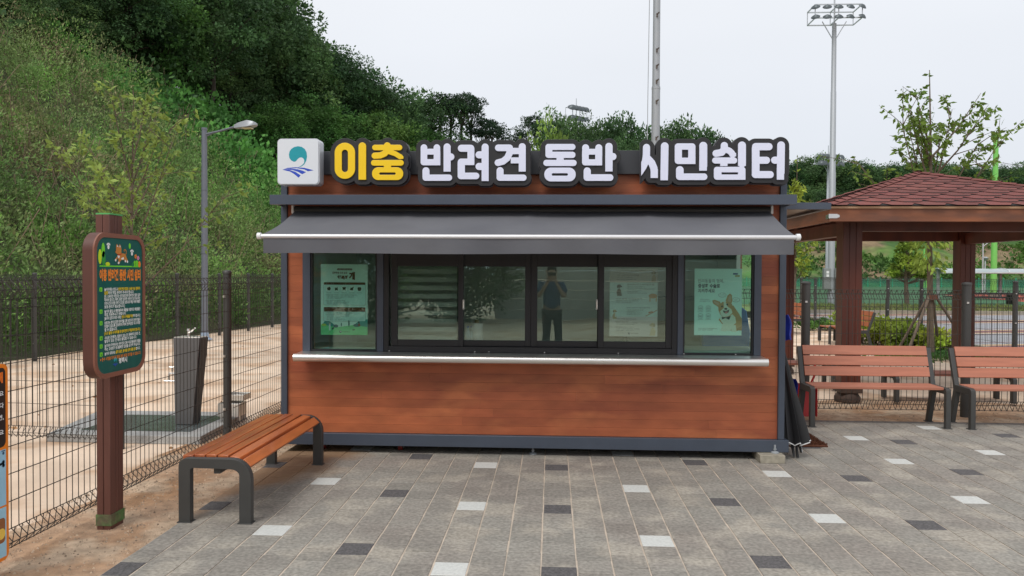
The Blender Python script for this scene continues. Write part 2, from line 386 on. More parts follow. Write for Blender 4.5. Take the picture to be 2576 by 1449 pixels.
# paving: joint bed + individual stone setts
stone = mat('grey_brown_paving_stone', (.265, .25, .222), .8, 0, .34, 45., island=.10, bump=.4, bscale=130, col2=(.24, .215, .19), c2scale=1.2, col3=(.34, .31, .265), c3scale=2.6)
def stain(m):    # muddy runoff stains with their own outline, near the bench and fence
    t = m.node_tree; nd = t.nodes; lk = t.links.new; bs = nd['Principled BSDF']
    src = bs.inputs['Base Color'].links[0].from_socket
    tc = nd.new('ShaderNodeTexCoord'); sp = nd.new('ShaderNodeSeparateXYZ'); lk(tc.outputs['Object'], sp.inputs[0])
    nz = nd.new('ShaderNodeTexNoise'); nz.inputs['Scale'].default_value = 1.7; nz.inputs['Detail'].default_value = 6; lk(tc.outputs['Object'], nz.inputs[0])
    r1 = nd.new('ShaderNodeMapRange'); r1.inputs[1].default_value = -1.3; r1.inputs[2].default_value = -2.35; lk(sp.outputs[0], r1.inputs[0])
    r2 = nd.new('ShaderNodeMapRange'); r2.inputs[1].default_value = 4.2; r2.inputs[2].default_value = 6.2; lk(sp.outputs[1], r2.inputs[0])
    mu = nd.new('ShaderNodeMath'); mu.operation = 'MULTIPLY'; lk(r1.outputs[0], mu.inputs[0]); lk(r2.outputs[0], mu.inputs[1])
    ad = nd.new('ShaderNodeMath'); ad.operation = 'ADD'; lk(mu.outputs[0], ad.inputs[0]); lk(nz.outputs[0], ad.inputs[1])
    r3 = nd.new('ShaderNodeMapRange'); r3.inputs[1].default_value = .86; r3.inputs[2].default_value = 1.12; r3.inputs[4].default_value = .85; lk(ad.outputs[0], r3.inputs[0])
    x = nd.new('ShaderNodeMix'); x.data_type = 'RGBA'; lk(r3.outputs[0], x.inputs[0]); lk(src, x.inputs[6]); x.inputs[7].default_value = (.30, .17, .085, 1)
    n2 = nd.new('ShaderNodeTexNoise'); n2.inputs['Scale'].default_value = 3.2; n2.inputs['Detail'].default_value = 9; n2.inputs['Roughness'].default_value = .7; mp = nd.new('ShaderNodeMapping'); mp.inputs['Scale'].default_value = (1, 2.2, 1); lk(tc.outputs['Object'], mp.inputs[0]); lk(mp.outputs[0], n2.inputs[0])
    r4 = nd.new('ShaderNodeMapRange'); r4.inputs[1].default_value = .60; r4.inputs[2].default_value = .74; r4.inputs[4].default_value = .28; lk(n2.outputs[0], r4.inputs[0])
    y = nd.new('ShaderNodeMix'); y.data_type = 'RGBA'; lk(r4.outputs[0], y.inputs[0]); lk(x.outputs[2], y.inputs[6]); y.inputs[7].default_value = (.50, .47, .42, 1)
    lk(y.outputs[2], bs.inputs['Base Color'])
stain(stone)
stone_w = mat('white_paving_stone', (.56, .57, .55), .8, 0, .12, 60., bump=.3, bscale=100)
stone_d = mat('black_paving_stone', (.10, .095, .097), .8, 0, .5, 70., bump=.4, bscale=120)
joint = mat('sandy_joint_filler', (.52, .44, .36), .95, 0, .25, 8.)
stain(joint)
P0, PW, RW = -.247, .1966, .1885
acc = {}
def addacc(x, ys, c):
    k = math.floor((x-P0)/PW); lst = []
    y = min(ys); ys = sorted(ys)
    while y > -2: y -= 1.131; lst.append(y)
    y = ys[-1]
    while y < 8.3: y += 1.131; lst.append(y)
    acc[k] = (ys[0], [round((v-ys[0])/RW) for v in ys+lst], c)
for x, ys in ((-1.725, [4.663, 5.8]), (-.54, [4.114, 5.234, 6.391]), (.643, [4.627, 5.746]), (1.8, [5.134, 6.238]), (2.91, [5.632, 6.708, 7.75]), (4.0, [4.9, 6.03, 7.154]), (5.2, [6.6]), (6.4, [7.3])): addacc(x, ys, 1)
for x, ys in ((-2.3, [4.0, 5.155]), (-1.135, [4.377, 5.52, 6.66]), (.055, [4.081, 5.125, 6.263]), (1.222, [4.327, 5.438, 6.558]), (2.38, [5.037, 6.123, 7.358]), (3.46, [5.3, 6.394, 7.47]), (4.555, [7.0, 8.0]), (5.8, [7.6]), (-2.9, [4.0])): addacc(x, ys, 2)
mb = MB(); rnd = random.Random(5)
X_LEFT, Y_BACK = -2.37, 8.52
for k in range(-11, 42):
    x0, x1 = P0+k*PW, P0+(k+1)*PW
    if x1 < X_LEFT+.04: continue
    x0c = max(x0, X_LEFT)
    ph, rows, c = acc.get(k, (rnd.random()*RW, [], 0)); ph -= RW/2
    j0 = math.floor((-3.2-ph)/RW)
    for j in range(j0, j0+70):
        y0, y1 = ph+j*RW, ph+(j+1)*RW
        if y0 > Y_BACK-.03: break
        y1 = min(y1, Y_BACK); mb.m = c if j in rows else 0
        g = .0030+rnd.random()*.0038; h = .0028; e = .0035; ty = .0011 if rnd.random() < .45 else .0022; dz = (rnd.random()-.5)*.0016
        a0, a1, b0, b1_ = x0c+g, x1-g, y0+ty, y1-ty
        V = [(a0,b0,-.004),(a1,b0,-.004),(a1,b1_,-.004),(a0,b1_,-.004),(a0,b0,h+dz),(a1,b0,h+dz),(a1,b1_,h+dz),(a0,b1_,h+dz),
             (a0+e,b0+e,h+dz+.0015),(a1-e,b0+e,h+dz+.0015),(a1-e,b1_-e,h+dz+.0015),(a0+e,b1_-e,h+dz+.0015)]
        mb.arr(V, [(0,1,5,4),(1,2,6,5),(2,3,7,6),(3,0,4,7),(4,5,9,8),(5,6,10,9),(6,7,11,10),(7,4,8,11),(8,9,10,11)])
mb.m = 3   # soldier course along the back edge
x = X_LEFT
while x < 8.0:
    mb.box((x+.002, Y_BACK+.004, -.02), (x+.296, Y_BACK+.10, .004)); x += .30
kerb_stone = mat('dark_edging_stone', (.16, .145, .13), .85, 0, .3, 30., island=.1)
pv = mb.build('paving', [stone, stone_w, stone_d, kerb_stone], fix=False); tag(pv, None, None, kind='structure')
sheet('paving_joints', [(X_LEFT, -3.2), (7.99, -3.2), (7.99, Y_BACK), (X_LEFT, Y_BACK)], -.0005, joint)

# ---- beyond the right fence: plaza, grass, turf, track
ZP = .18
plaza = bpy.data.materials.new('patterned_plaza_blocks'); plaza.use_nodes = True
t = plaza.node_tree; nd = t.nodes; lk = t.links.new; bs = nd['Principled BSDF']; bs.inputs['Roughness'].default_value = .9
tcn = nd.new('ShaderNodeTexCoord'); wv = nd.new('ShaderNodeTexWave'); wv.inputs['Scale'].default_value = .09; wv.inputs['Distortion'].default_value = 5.5; wv.inputs['Detail'].default_value = 1; wv.inputs['Detail Scale'].default_value = .35
mpn = nd.new('ShaderNodeMapping'); mpn.inputs['Rotation'].default_value = (0, 0, rad(72)); lk(tcn.outputs['Object'], mpn.inputs[0]); lk(mpn.outputs[0], wv.inputs[0])
cr = nd.new('ShaderNodeValToRGB'); cr.color_ramp.interpolation = 'CONSTANT'; el = cr.color_ramp.elements
el[0].color = (.36, .37, .40, 1); el[1].position = .45; el[1].color = (.24, .12, .13, 1)
for p_, c_ in ((.53, (.36, .37, .40, 1)), (.80, (.60, .42, .24, 1)), (.93, (.24, .12, .13, 1))):
    q = el.new(p_); q.color = c_
bk = nd.new('ShaderNodeTexBrick'); bk.inputs['Scale'].default_value = 1; bk.inputs['Brick Width'].default_value = .4; bk.inputs['Row Height'].default_value = .2; bk.inputs['Mortar Size'].default_value = .012
bk.inputs[1].default_value = (1, 1, 1, 1); bk.inputs[2].default_value = (.85, .85, .85, 1); bk.inputs[3].default_value = (.6, .58, .55, 1)
lk(tcn.outputs['Object'], bk.inputs[0]); lk(wv.outputs[0], cr.inputs[0])
mm = nd.new('ShaderNodeMix'); mm.data_type = 'RGBA'; mm.blend_type = 'MULTIPLY'; mm.inputs[0].default_value = 1; lk(cr.outputs[0], mm.inputs[6]); lk(bk.outputs[0], mm.inputs[7]); lk(mm.outputs[2], bs.inputs['Base Color'])
o = MB().box((8.62, 8, -.1), (90, 31, ZP)).build('plaza', plaza); tag(o, None, None, kind='structure')
grassm = mat('mown_verge_grass', (.15, .20, .045), .9, 0, .3, 3., col2=(.22, .22, .07), c2scale=.6, bump=.8, bscale=30)
turf = mat('artificial_turf', (.035, .13, .055), .9, 0, .1, .3, col2=(.045, .15, .06), c2scale=.1)
sheet('grass_verge', [(8.9, 29.6), (26, 29.6), (24, 26.2), (90, 26.2), (90, 40), (8.9, 40), (-60, 40), (-60, 33)], ZP+.05, grassm)
mb = MB(); mb.box((8.9, 29.45, ZP), (20.5, 29.6, ZP+.13)); tag(mb.build('kerb', M['concrete']), None, None, kind='structure')
sheet('sports_field', [(-40, 36.5), (150, 36.5), (150, 96), (-40, 96)], ZP+.06, turf)
track = mat('red_running_track', (.42, .085, .05), .9, 0, .1, 1.)
a = G(2362, 741, .25); b = G(2576, 737, .25); c = G(2576, 759, .25)
sheet('running_track', [(a.x, a.y), (b.x*1.3, b.y+4), (c.x*1.6, c.y+4), (c.x, c.y)], ZP+.066, track)
# low mossy retaining kerb under the park's right fence
mossy = mat('mossy_concrete_wall', (.22, .20, .11), .95, 0, .3, 4., col2=(.35, .33, .28), c2scale=.8)
mb = MB(); mb.box((8.5, 9.2, -.03), (8.62, 26.2, .22)); wall = mb.build('low_wall', mossy)
tag(wall, 'low mossy concrete kerb wall along the plaza edge behind the far posts', 'wall')

# ================================================================== terrain
def toe(Y): return 9.9-.113*(np.clip(Y, -25, 75)-13.5)
def hill_h(X, Y):
    X = np.asarray(X, float); Y = np.asarray(Y, float)
    d = -X-toe(Y); hc = np.interp(Y, [-30, 10, 24, 45, 62, 80, 130], [9, 10, 9.8, 9.4, 6.0, 2.5, 1.5])
    dc = hc/.88
    h = np.where(d < dc, .88*d, hc+.16*(d-dc))
    h = np.where(d < 0, -.3, h)
    bumps = .35*np.sin(X*.9+Y*.35)*np.cos(Y*.8-X*.2)+.25*np.sin(X*2.1+1)*np.sin(Y*1.7)
    return h+np.where(d > .8, bumps*np.clip((d-.8)/2, 0, 1), 0)
soil = mat('overgrown_hillside_soil', (.045, .065, .022), .95, 0, .4, 1.5, col2=(.075, .07, .03), c2scale=.4, bump=.8, bscale=8)
xs = np.concatenate([np.arange(-110, -34, 3.), np.arange(-34, 0.1, .6)]); ys = np.arange(-30, 131, 1.2)
XX, YY = np.meshgrid(xs, ys, indexing='ij'); ZZ = hill_h(XX, YY)
V = np.stack([XX, YY, ZZ], -1).reshape(-1, 3); nx_, ny_ = XX.shape
I = np.arange(nx_*ny_).reshape(nx_, ny_); F = np.stack([I[:-1, :-1], I[1:, :-1], I[1:, 1:], I[:-1, 1:]], -1).reshape(-1, 4)
keep = ZZ.reshape(-1)[F].max(1) > -.25; F = F[keep]
tag(np_mesh('hillside', V, F, soil, smooth=True), None, None, kind='structure')
# embankment behind the sports field
def bank_h(X, Y):
    return np.clip((np.asarray(Y)-97)*.42, -.2, 10.5)+.5*np.sin(np.asarray(X)*.3)*np.clip((np.asarray(Y)-99)/5, 0, 1)+.35*np.sin(np.asarray(X)*.9+np.asarray(Y)*.5)*np.clip((np.asarray(Y)-99)/5, 0, 1)
bankm = mat('grassy_embankment', (.055, .12, .032), .95, 0, .35, .9, col2=(.23, .17, .10), c2scale=.10, c2lo=.5, c2hi=.58, col3=(.085, .19, .035), c3scale=.13, bump=1., bscale=2.)
xs = np.arange(-60, 190, 1.5); ys = np.arange(96, 165, 1.5); XX, YY = np.meshgrid(xs, ys, indexing='ij'); ZZ = bank_h(XX, YY)
V = np.stack([XX, YY, ZZ], -1).reshape(-1, 3); nx_, ny_ = XX.shape; I = np.arange(nx_*ny_).reshape(nx_, ny_)
F = np.stack([I[:-1, :-1], I[1:, :-1], I[1:, 1:], I[:-1, 1:]], -1).reshape(-1, 4)
tag(np_mesh('embankment', V, F, bankm, smooth=True), None, None, kind='structure')

# ================================================================== foliage
def leaf_quads(P, Dd, size, rng, width=.5, fold=0.):
    """P centres/attachments, Dd leaf direction (n,3), size (n,)"""
    n = len(P); Dd = Dd/(np.linalg.norm(Dd, axis=1)[:, None]+1e-9)
    R = rng.normal(size=(n, 3)); S = np.cross(Dd, R); S /= np.linalg.norm(S, axis=1)[:, None]+1e-9
    L_ = size[:, None]; W = L_*width*.5
    V = np.stack([P, P+Dd*L_*.45+S*W, P+Dd*L_, P+Dd*L_*.45-S*W], 1).reshape(-1, 3)
    F = np.arange(n*4).reshape(n, 4); return V, F
def clump_leaves(C, R, n, size, rng, flat=1., width=.55, up=.3, shell=.55):
    """C (k,3) clump centres, R (k,) radii, n leaves each"""
    k = len(C); D = rng.normal(size=(k, n, 3)); D /= np.linalg.norm(D, axis=2)[:, :, None]
    rr = (shell+(1-shell)*rng.random((k, n)))[:, :, None]*R[:, None, None]
    lump = 1+.25*np.sin(D[:, :, :1]*5+C[:, None, :1]*3)*np.cos(D[:, :, 1:2]*4+C[:, None, 1:2])
    O = D*rr*lump; O[:, :, 2] *= flat
    P = (C[:, None, :]+O).reshape(-1, 3)
    Dn = (D+rng.normal(size=D.shape)*.7).reshape(-1, 3); Dn[:, 2] += up-.35
    s = size*(.6+.8*rng.random(len(P)))*np.repeat(.75+.6*rng.random(k)**1.5, n)
    global TINT; TINT = np.repeat(np.repeat(.60+.85*rng.random(k)**1.2, n), 4)
    return leaf_quads(P, Dn, s, rng, width)

def make_tree(name, seed, H, trunk_h, cr_r, leafmat, barkmat, nclump=46, nleaf=170, leaf=.2, flat=.75, rc=.9, trunk_r=.16, shape='round'):
    """returns (trunk mesh object, crown mesh object) in local coordinates, parented to a new Empty"""
    rng = np.random.default_rng(seed); root = thing(name, 'x', 'tree')
    C = []; R = []
    tries = 0
    while len(C) < nclump and tries < 5000:
        tries += 1
        v = rng.uniform(-1, 1, 3); q = np.linalg.norm(v)
        if q > 1 or q < .35: continue
        if shape == 'pine':
            z = trunk_h+(H-trunk_h)*(.1+.85*(v[2]*.5+.5)); rr = cr_r*(1-.55*(z-trunk_h)/(H-trunk_h)); p = np.array([v[0]*rr, v[1]*rr, z])
        elif shape == 'cone':
            z = trunk_h+(H-trunk_h)*rng.random()**1.3; rr = cr_r*(1.02-(z-trunk_h)/(H-trunk_h)); a_ = rng.random()*6.28; p = np.array([math.cos(a_)*rr*.75, math.sin(a_)*rr*.75, z])
        else:
            mid = (trunk_h+H)/2; p = np.array([v[0]*cr_r, v[1]*cr_r, mid+v[2]*(H-trunk_h)/2*.92])
            p[:2] *= 1+.15*math.sin(seed+3*math.atan2(v[1], v[0]))
        if any(np.linalg.norm(p-c) < rc*.62 for c in C): continue
        C.append(p); R.append(rc*(.65+.6*rng.random()))
    C = np.array(C); R = np.array(R)
    V, F = clump_leaves(C, R, nleaf, leaf, rng, flat)
    tb = MB(); top = Vector((.25*math.sin(seed), .25*math.cos(seed), H*.86))
    pts = [Vector((0, 0, -.4)), Vector((.08*math.sin(seed*2), .05, trunk_h*.5)), Vector((.1*math.sin(seed), .1*math.cos(seed), trunk_h)), (Vector((0, 0, trunk_h))+top)/2+Vector((.2*math.sin(seed*3), 0, 0)), top]
    tb.tube(pts, [trunk_r*1.25, trunk_r, trunk_r*.85, trunk_r*.5, trunk_r*.12], 7)
    for i in range(0, len(C), 1 if shape != 'round' else 2):
        c = Vector(C[i]); z0 = max(trunk_h*.75, min(H*.8, c.z-.35*math.hypot(c.x, c.y)-.3)); f = min(1, max(0, (z0-trunk_h)/(H*.86-trunk_h+.01)))
        s_ = Vector((0, 0, z0)); md = s_.lerp(c, .55)+Vector((0, 0, -.12*(c-s_).length)); r_ = trunk_r*.42*(1-.6*f)
        tb.tube([s_, md, c], [r_, r_*.6, r_*.2], 4, caps=False)
    tr = tb.build('trunk', barkmat, root, smooth=True, local=True, fix=False)
    cw = np_mesh('crown', V, F, leafmat, root, attr=TINT)
    return root

def sapling(name, label, loc, H, spread, seed, leafmat, nbranch=11, fork=.3, leaf=.13, sub=5, nl=11, trunk_r=.035, droop=.5, group=None, rx=1., lowleaf=False):
    rng = np.random.default_rng(seed); root = thing(name, label, 'tree', loc, 0, group); tb = MB()
    P = []; D = []
    def addleaves(a, b, n):
        a = np.array(a); b = np.array(b)
        for i in range(n):
            t_ = rng.random(); p = a+(b-a)*t_
            for _ in range(3):
                d = (b-a)/np.linalg.norm(b-a)*.5+rng.normal(size=3)*.6; d[2] -= droop; P.append(p+rng.normal(size=3)*.03); D.append(d)
    zf = H*fork; lean = rng.normal(size=2)*.05
    tip = Vector((lean[0]*2, lean[1]*2, H*.93))
    trunk = [Vector((0, 0, -.1)), Vector((lean[0]*.4, 0, zf*.5)), Vector((lean[0], lean[1], zf)), Vector((lean[0]*1.2, lean[1]*1.6, H*.62)), tip]
    tb.tube(trunk, [trunk_r*1.2, trunk_r, trunk_r*.8, trunk_r*.45, trunk_r*.12], 8)
    addleaves(trunk[3], tip, nl)
    for i in range(nbranch):
        az = 2.4*i+rng.random()*.7; t0 = fork+(.72-fork)*(i/nbranch)**1.1; s_ = Vector((lean[0], lean[1], H*t0*.97))
        ln = spread*(1.1-.45*(i/nbranch))*(.75+.4*rng.random()); el_ = rad(38+28*rng.random()+14*i/nbranch)
        d = Vector((math.cos(az)*math.cos(el_)*rx, math.sin(az)*math.cos(el_), math.sin(el_)))
        p1 = s_+d*ln*.5+Vector((0, 0, -.05)); p2 = s_+d*ln+Vector((0, 0, .06*ln)); p2.z = min(p2.z, H)
        rr = trunk_r*.42; tb.tube([s_, p1, p2], [rr, rr*.6, rr*.15], 5, caps=False)
        addleaves(p1, p2, int(nl*1.2))
        for k in range(sub):
            f = .25+.7*rng.random(); q = s_.lerp(p1, f*2) if f < .5 else p1.lerp(p2, f*2-1)
            dd = Vector(rng.normal(size=3))*.55+d; dd.z = abs(dd.z)*.5+.15; dd.normalize(); l2 = ln*.34*(.5+.8*rng.random()); e_ = q+dd*l2
            tb.tube([q, q.lerp(e_, .5)+Vector((0, 0, .02)), e_], [rr*.4, rr*.25, rr*.1], 4, caps=False); addleaves(q.lerp(e_, .35), e_, int(nl*.55))
    P = np.array(P); D = np.array(D)
    V, F = leaf_quads(P, D, leaf*(.6+.7*rng.random(len(P))), rng, .48)
    tb.build('trunk', M['bark'], root, smooth=True, local=True, fix=False); np_mesh('crown', V, F, leafmat, root)
    return root
# ================================================================== kiosk
WY = 6.75                                   # front wall plane
kiosk = thing('kiosk', 'reddish timber clad kiosk with dark awning and steel serving counter', 'kiosk', (-.2, WY, 0))
KL, KR, KD = -2.405, 2.01, 2.5              # left, right, depth
def X_(px, Y=WY): return PY(px, 700, Y).x
# base frame
mb = MB(); mb.box((KL-.025, WY-.045, .075), (KR+.035, WY+.10, .18)); mb.box((KL-.02, WY+.10, .08), (KL+.1, WY+KD, .18)); mb.box((KR-.07, WY+.10, .08), (KR+.03, WY+KD, .18)); mb.box((KL+.1, WY+KD-.1, .08), (KR-.07, WY+KD, .18))
mb.build('base_frame', M['navy'], kiosk, bevel=.004)
# corner posts
for x0 in (KL, KR-.055):
    MB().box((x0, WY-.03, .182), (x0+.055, WY+.05, 2.52)).build('corner_post', M['navy'], kiosk, bevel=.003)
# window opening
OX0, OX1, OZ0, OZ1 = X_(762), X_(1915), .90, 1.93
mb = MB(); rnd = random.Random(11)
def siding(xa, xb, za, zb):
    z = za; bh = .0765
    while z < zb-.005:
        z1 = min(z+bh, zb); x = xa; x2 = xa+rnd.uniform(.8, 2.3)
        while x < xb-.01:
            xe = min(x2, xb)
            if xb-xe < .3: xe = xb
            y = WY-.001-rnd.random()*.0008
            mb.arr([(x+.0004, y, z+.0004), (xe-.0004, y, z+.0004), (xe-.0004, y-.0007, z1-.0006), (x+.0004, y-.0007, z1-.0006), (x+.0006, WY+.02, z), (xe-.0006, WY+.02, z), (xe-.0006, WY+.02, z1), (x+.0006, WY+.02, z1)],
                   [(0,1,2,3),(0,4,5,1),(3,2,6,7),(0,3,7,4),(1,5,6,2)])
            x = xe; x2 = xe+rnd.uniform(1.2, 2.4)
        z = z1
CX0, CX1 = KL+.055, KR-.055
siding(CX0, CX1, .182, OZ0); siding(CX0, OX0, OZ0, OZ1); siding(OX1, CX1, OZ0, OZ1); siding(CX0, CX1, OZ1, 2.52)
mb.build('timber_cladding', M['wood_kiosk'], kiosk, fix=False)
# shell: inner lining, sides, back, floor, roof
lining = mat('pale_interior_panel', (.62, .66, .62), .7, 0, .06)
mb = MB()
mb.box((CX0, WY+.021, .2), (CX1, WY+.06, OZ0-.002)); mb.box((CX0, WY+.021, OZ0), (OX0-.03, WY+.06, OZ1)); mb.box((OX1+.03, WY+.021, OZ0), (CX1, WY+.06, OZ1)); mb.box((CX0, WY+.021, OZ1+.002), (CX1, WY+.06, 2.5))
mb.box((KL+.06, WY+.07, .182), (KR-.06, WY+KD-.05, .22)); mb.box((KL+.02, WY+.052, 2.36), (KR-.02, WY+KD, 2.44))
bw0, bw1 = -.1, 1.2; mb.box((bw0+.001, WY+KD-.05, 1.002), (bw1-.001, WY+KD-.005, 1.998))
mb.box((KL+.02, WY+KD-.05, .2), (KR-.02, WY+KD, 1.0)); mb.box((KL+.02, WY+KD-.05, 2.0), (KR-.02, WY+KD, 2.358)); mb.box((KL+.02, WY+KD-.05, 1.002), (bw0, WY+KD, 1.998)); mb.box((bw1, WY+KD-.05, 1.002), (KR-.02, WY+KD, 1.998))
mb.box((KL+.02, WY+.065, .2), (KL+.06, WY+KD-.06, 2.355))
mb.box((KR-.06, WY+.065, .2), (KR-.02, WY+KD-.06, .95)); mb.box((KR-.06, WY+.065, 2.0), (KR-.02, WY+KD-.06, 2.355)); mb.box((KR-.06, WY+.065, .952), (KR-.02, WY+.25, 1.998)); mb.box((KR-.06, WY+1.5, .952), (KR-.02, WY+KD-.06, 1.998))
mb.build('inner_lining', lining, kiosk)
mb = MB(); mb2 = MB(); z = .19
while z < 2.45:
    mb.box((KR-.02, WY+.06, z), (KR-.003, WY+KD, z+.075)) if not .9 < z < 1.95 else (mb.box((KR-.02, WY+.06, z), (KR-.003, WY+.25, z+.075)), mb.box((KR-.02, WY+1.5, z), (KR-.003, WY+KD, z+.075)))
    mb2.box((KL+.003, WY+.06, z), (KL+.02, WY+KD, z+.075)); z += .0768
mb.build('side_cladding', M['wood_kiosk'], kiosk); mb2.build('side_cladding', M['wood_kiosk'], kiosk)
# parapet board behind sign letters
MB().box((X_(813, 6.7), WY-.05, 2.468), (KR+.01, WY-.012, 2.672)).build('parapet_board', mat('dark_grey_parapet_panel', (.045, .048, .056), .5, 0, .05), kiosk, bevel=.003)
MB().box((KL+.01, WY-.01, 2.522), (KR-.01, WY+.03, 2.66)).build('parapet_frame', M['frame'], kiosk)
# fascia channel
fy = 6.42
mb = MB(); fx0, fx1 = X_(678, fy), X_(2003, fy)
mb.box((fx0, fy, 2.18), (fx1, fy+.018, 2.262)); mb.box((fx0, fy+.018, 2.252), (fx1, WY-.032, 2.262)); mb.box((fx0, fy+.018, 2.18), (fx1, fy+.05, 2.188)); mb.box((fx0, fy+.018, 2.189), (fx0+.01, WY-.035, 2.251)); mb.box((fx1-.01, fy+.018, 2.189), (fx1, WY-.035, 2.251))
mb.build('roof_fascia', M['navy'], kiosk, bevel=.002)
# awning (fabric + valance + front bar + arms)
ay = 5.88; az = 1.888
aL, aR = PY(657, 597, ay).x, PY(2003, 597, ay).x; tL, tR = X_(752, 6.72), X_(1925, 6.72)
nx_, ny_ = 60, 14; V = []; F = []
for j in range(ny_+1):
    s_ = j/ny_
    for i in range(nx_+1):
        u = i/nx_; x = (tL*(1-s_)+aL*s_)*(1-u)+(tR*(1-s_)+aR*s_)*u
        y = 6.70*(1-s_)+ay*s_; z = 2.168*(1-s_)+az*s_
        z -= .020*math.sin(math.pi*s_)+.006*math.sin(u*23+s_*3)*math.sin(math.pi*s_)-(.006 if (i % 15 == 0) else 0)
        V.append((x, y, z))
for j in range(ny_):
    for i in range(nx_): a = j*(nx_+1)+i; F.append((a, a+1, a+nx_+2, a+nx_+1))
n0 = len(V); V2 = [(x, y, z-.004) for x, y, z in V]; F2 = [tuple(q+n0 for q in f[::-1]) for f in F]
aw = MB().arr(V+V2, F+F2).build('awning', M['canvas'], kiosk, smooth=True, fix=False)
mb = MB(); V = []; F = []; nv = 80
for i in range(nv+1):
    x = aL+.02+(aR-aL-.04)*i/nv
    for k, zz in enumerate((az-.02, az-.075, az-.135)):
        V.append((x, ay-.012+.006*k*math.sin(i*.55+1)*.6+.004*math.sin(i*.21), zz+.003*math.sin(i*.17)*(k == 2)))
for i in range(nv):
    for k in range(2): a = i*3+k; F.append((a, a+1, a+4, a+3))
n0 = len(V); mb.arr(V+[(x, y+.003, z) for x, y, z in V], F+[tuple(q+n0 for q in f[::-1]) for f in F]).build('valance', M['canvas'], aw and kiosk, smooth=True, fix=False)
mb = MB(); mb.tube([(aL, ay-.005, az-.004), (aR, ay-.005, az-.004)], .0175, 12); mb.build('front_bar', mat('white_aluminium_bar', (.70, .70, .72), .3, .3, .02), kiosk, smooth=True)
for x in (aL-.012, aR+.012):
    mb = MB(); mb.tube([(x-.014, ay-.005, az-.002), (x+.014, ay-.005, az-.002)], .026, 14); mb.tube([(x-.02, ay-.005, az-.002), (x+.02, ay-.005, az-.002)], .012, 10); mb.build('end_cap', M['white'], kiosk, smooth=True)
for x, sx in ((tL+.35, 1), (tR-.35, -1)):
    mb = MB(); el_ = (x+sx*.75, 6.33, 1.90); mb.bar((x, 6.66, 2.00), el_, .03, .05); mb.bar(el_, (x+sx*.08, ay+.03, az-.045), .028, .045); mb.build('folding_arm', M['white'], kiosk, bevel=.004)
mb = MB(); mb.tube([(tL-.02, 6.66, 2.15), (tR+.02, 6.66, 2.15)], .038, 10); mb.build('awning_roller', M['iron'], kiosk, smooth=True)
for x in (tL-.035, tR+.015):
    MB().box((x, 6.62, 2.12), (x+.02, 6.745, 2.192)).build('awning_bracket', M['white'], kiosk, bevel=.004)
# serving counter with rolled front edge
cy = 6.50; cL, cR = X_(736, cy), X_(1937, cy)
prof = [(WY-.002, .905), (cy+.02, .898)]
for k in range(7): t = rad(90+30*k); prof.append((cy+.028+.028*math.cos(t)*1.0, .869+.033*math.sin(t)))
prof += [(cy+.06, .840), (cy+.06, .875), (WY-.002, .885)]
mb = MB(); mb.prism([(a, b) for a, b in prof], (cL, 0, 0), (0, 1, 0), (0, 0, 1), (cR-cL, 0, 0)); mb.build('counter', M['stainless'], kiosk, smooth=True)
for px in (980, 1195, 1230, 1370, 1555, 1720, 1850): p = PY(px, 880, 6.74); MB().tube([(p.x, 6.745, .915), (p.x, 6.72, .915)], .005, 8).build('screw', M['steeltrim'], kiosk, smooth=True)
for px in (1905,):
    pass
# window posts (navy) and head/sill
for a, b in ((762, 781), (949, 965), (1705, 1719), (1897, 1915)):
    MB().box((X_(a), WY-.012, .906), (X_(b), WY+.05, OZ1)).build('window_post', M['navy'], kiosk, bevel=.002)
MB().box((X_(781.5), WY-.005, 1.87), (X_(1896.5), WY+.05, OZ1)).build('window_head', M['navy'], kiosk, bevel=.002)
MB().box((OX0, WY-.004, .886), (OX1, WY+.06, .905)).build('window_sill', M['frame'], kiosk)
gl_side = glass_mat('green_tinted_side_glass', (.85, .975, .935), .025)
gl_mid = glass_mat('grey_sliding_window_glass', (.86, .92, .89), .06)
def frame4(mb, x0, x1, z0, z1, y0, y1, w, wb=None):
    wb = wb or w; mb.box((x0, y0, z0), (x0+w, y1, z1)); mb.box((x1-w, y0, z0), (x1, y1, z1)); mb.box((x0+w, y0, z1-w), (x1-w, y1, z1)); mb.box((x0+w, y0, z0), (x1-w, y1, z0+wb))
for a, b in ((781.5, 948.5), (1719.5, 1896.5)):
    x0, x1 = X_(a), X_(b); mb = MB(); frame4(mb, x0, x1, .907, 1.868, WY+.002, WY+.045, .014)
    wn = mb.build('fixed_window', M['frame'], kiosk, bevel=.001)
    g = MB().box((x0+.012, WY+.020, .919), (x1-.012, WY+.026, 1.856)).build('pane', gl_side, None); g.parent = wn; g.location = -kiosk.location
x0, x1 = X_(965.5), X_(1704.5)
mb = MB(); frame4(mb, x0, x1, .907, 1.868, WY-.008, WY+.075, .045, .05); mb.box((X_(1326), WY+.045, .96), (X_(1350), WY+.074, 1.82))
wn = mb.build('sliding_window_frame', M['frame'], kiosk, bevel=.002)
def cz(y, Y=WY): return PY(1300, y, Y).z
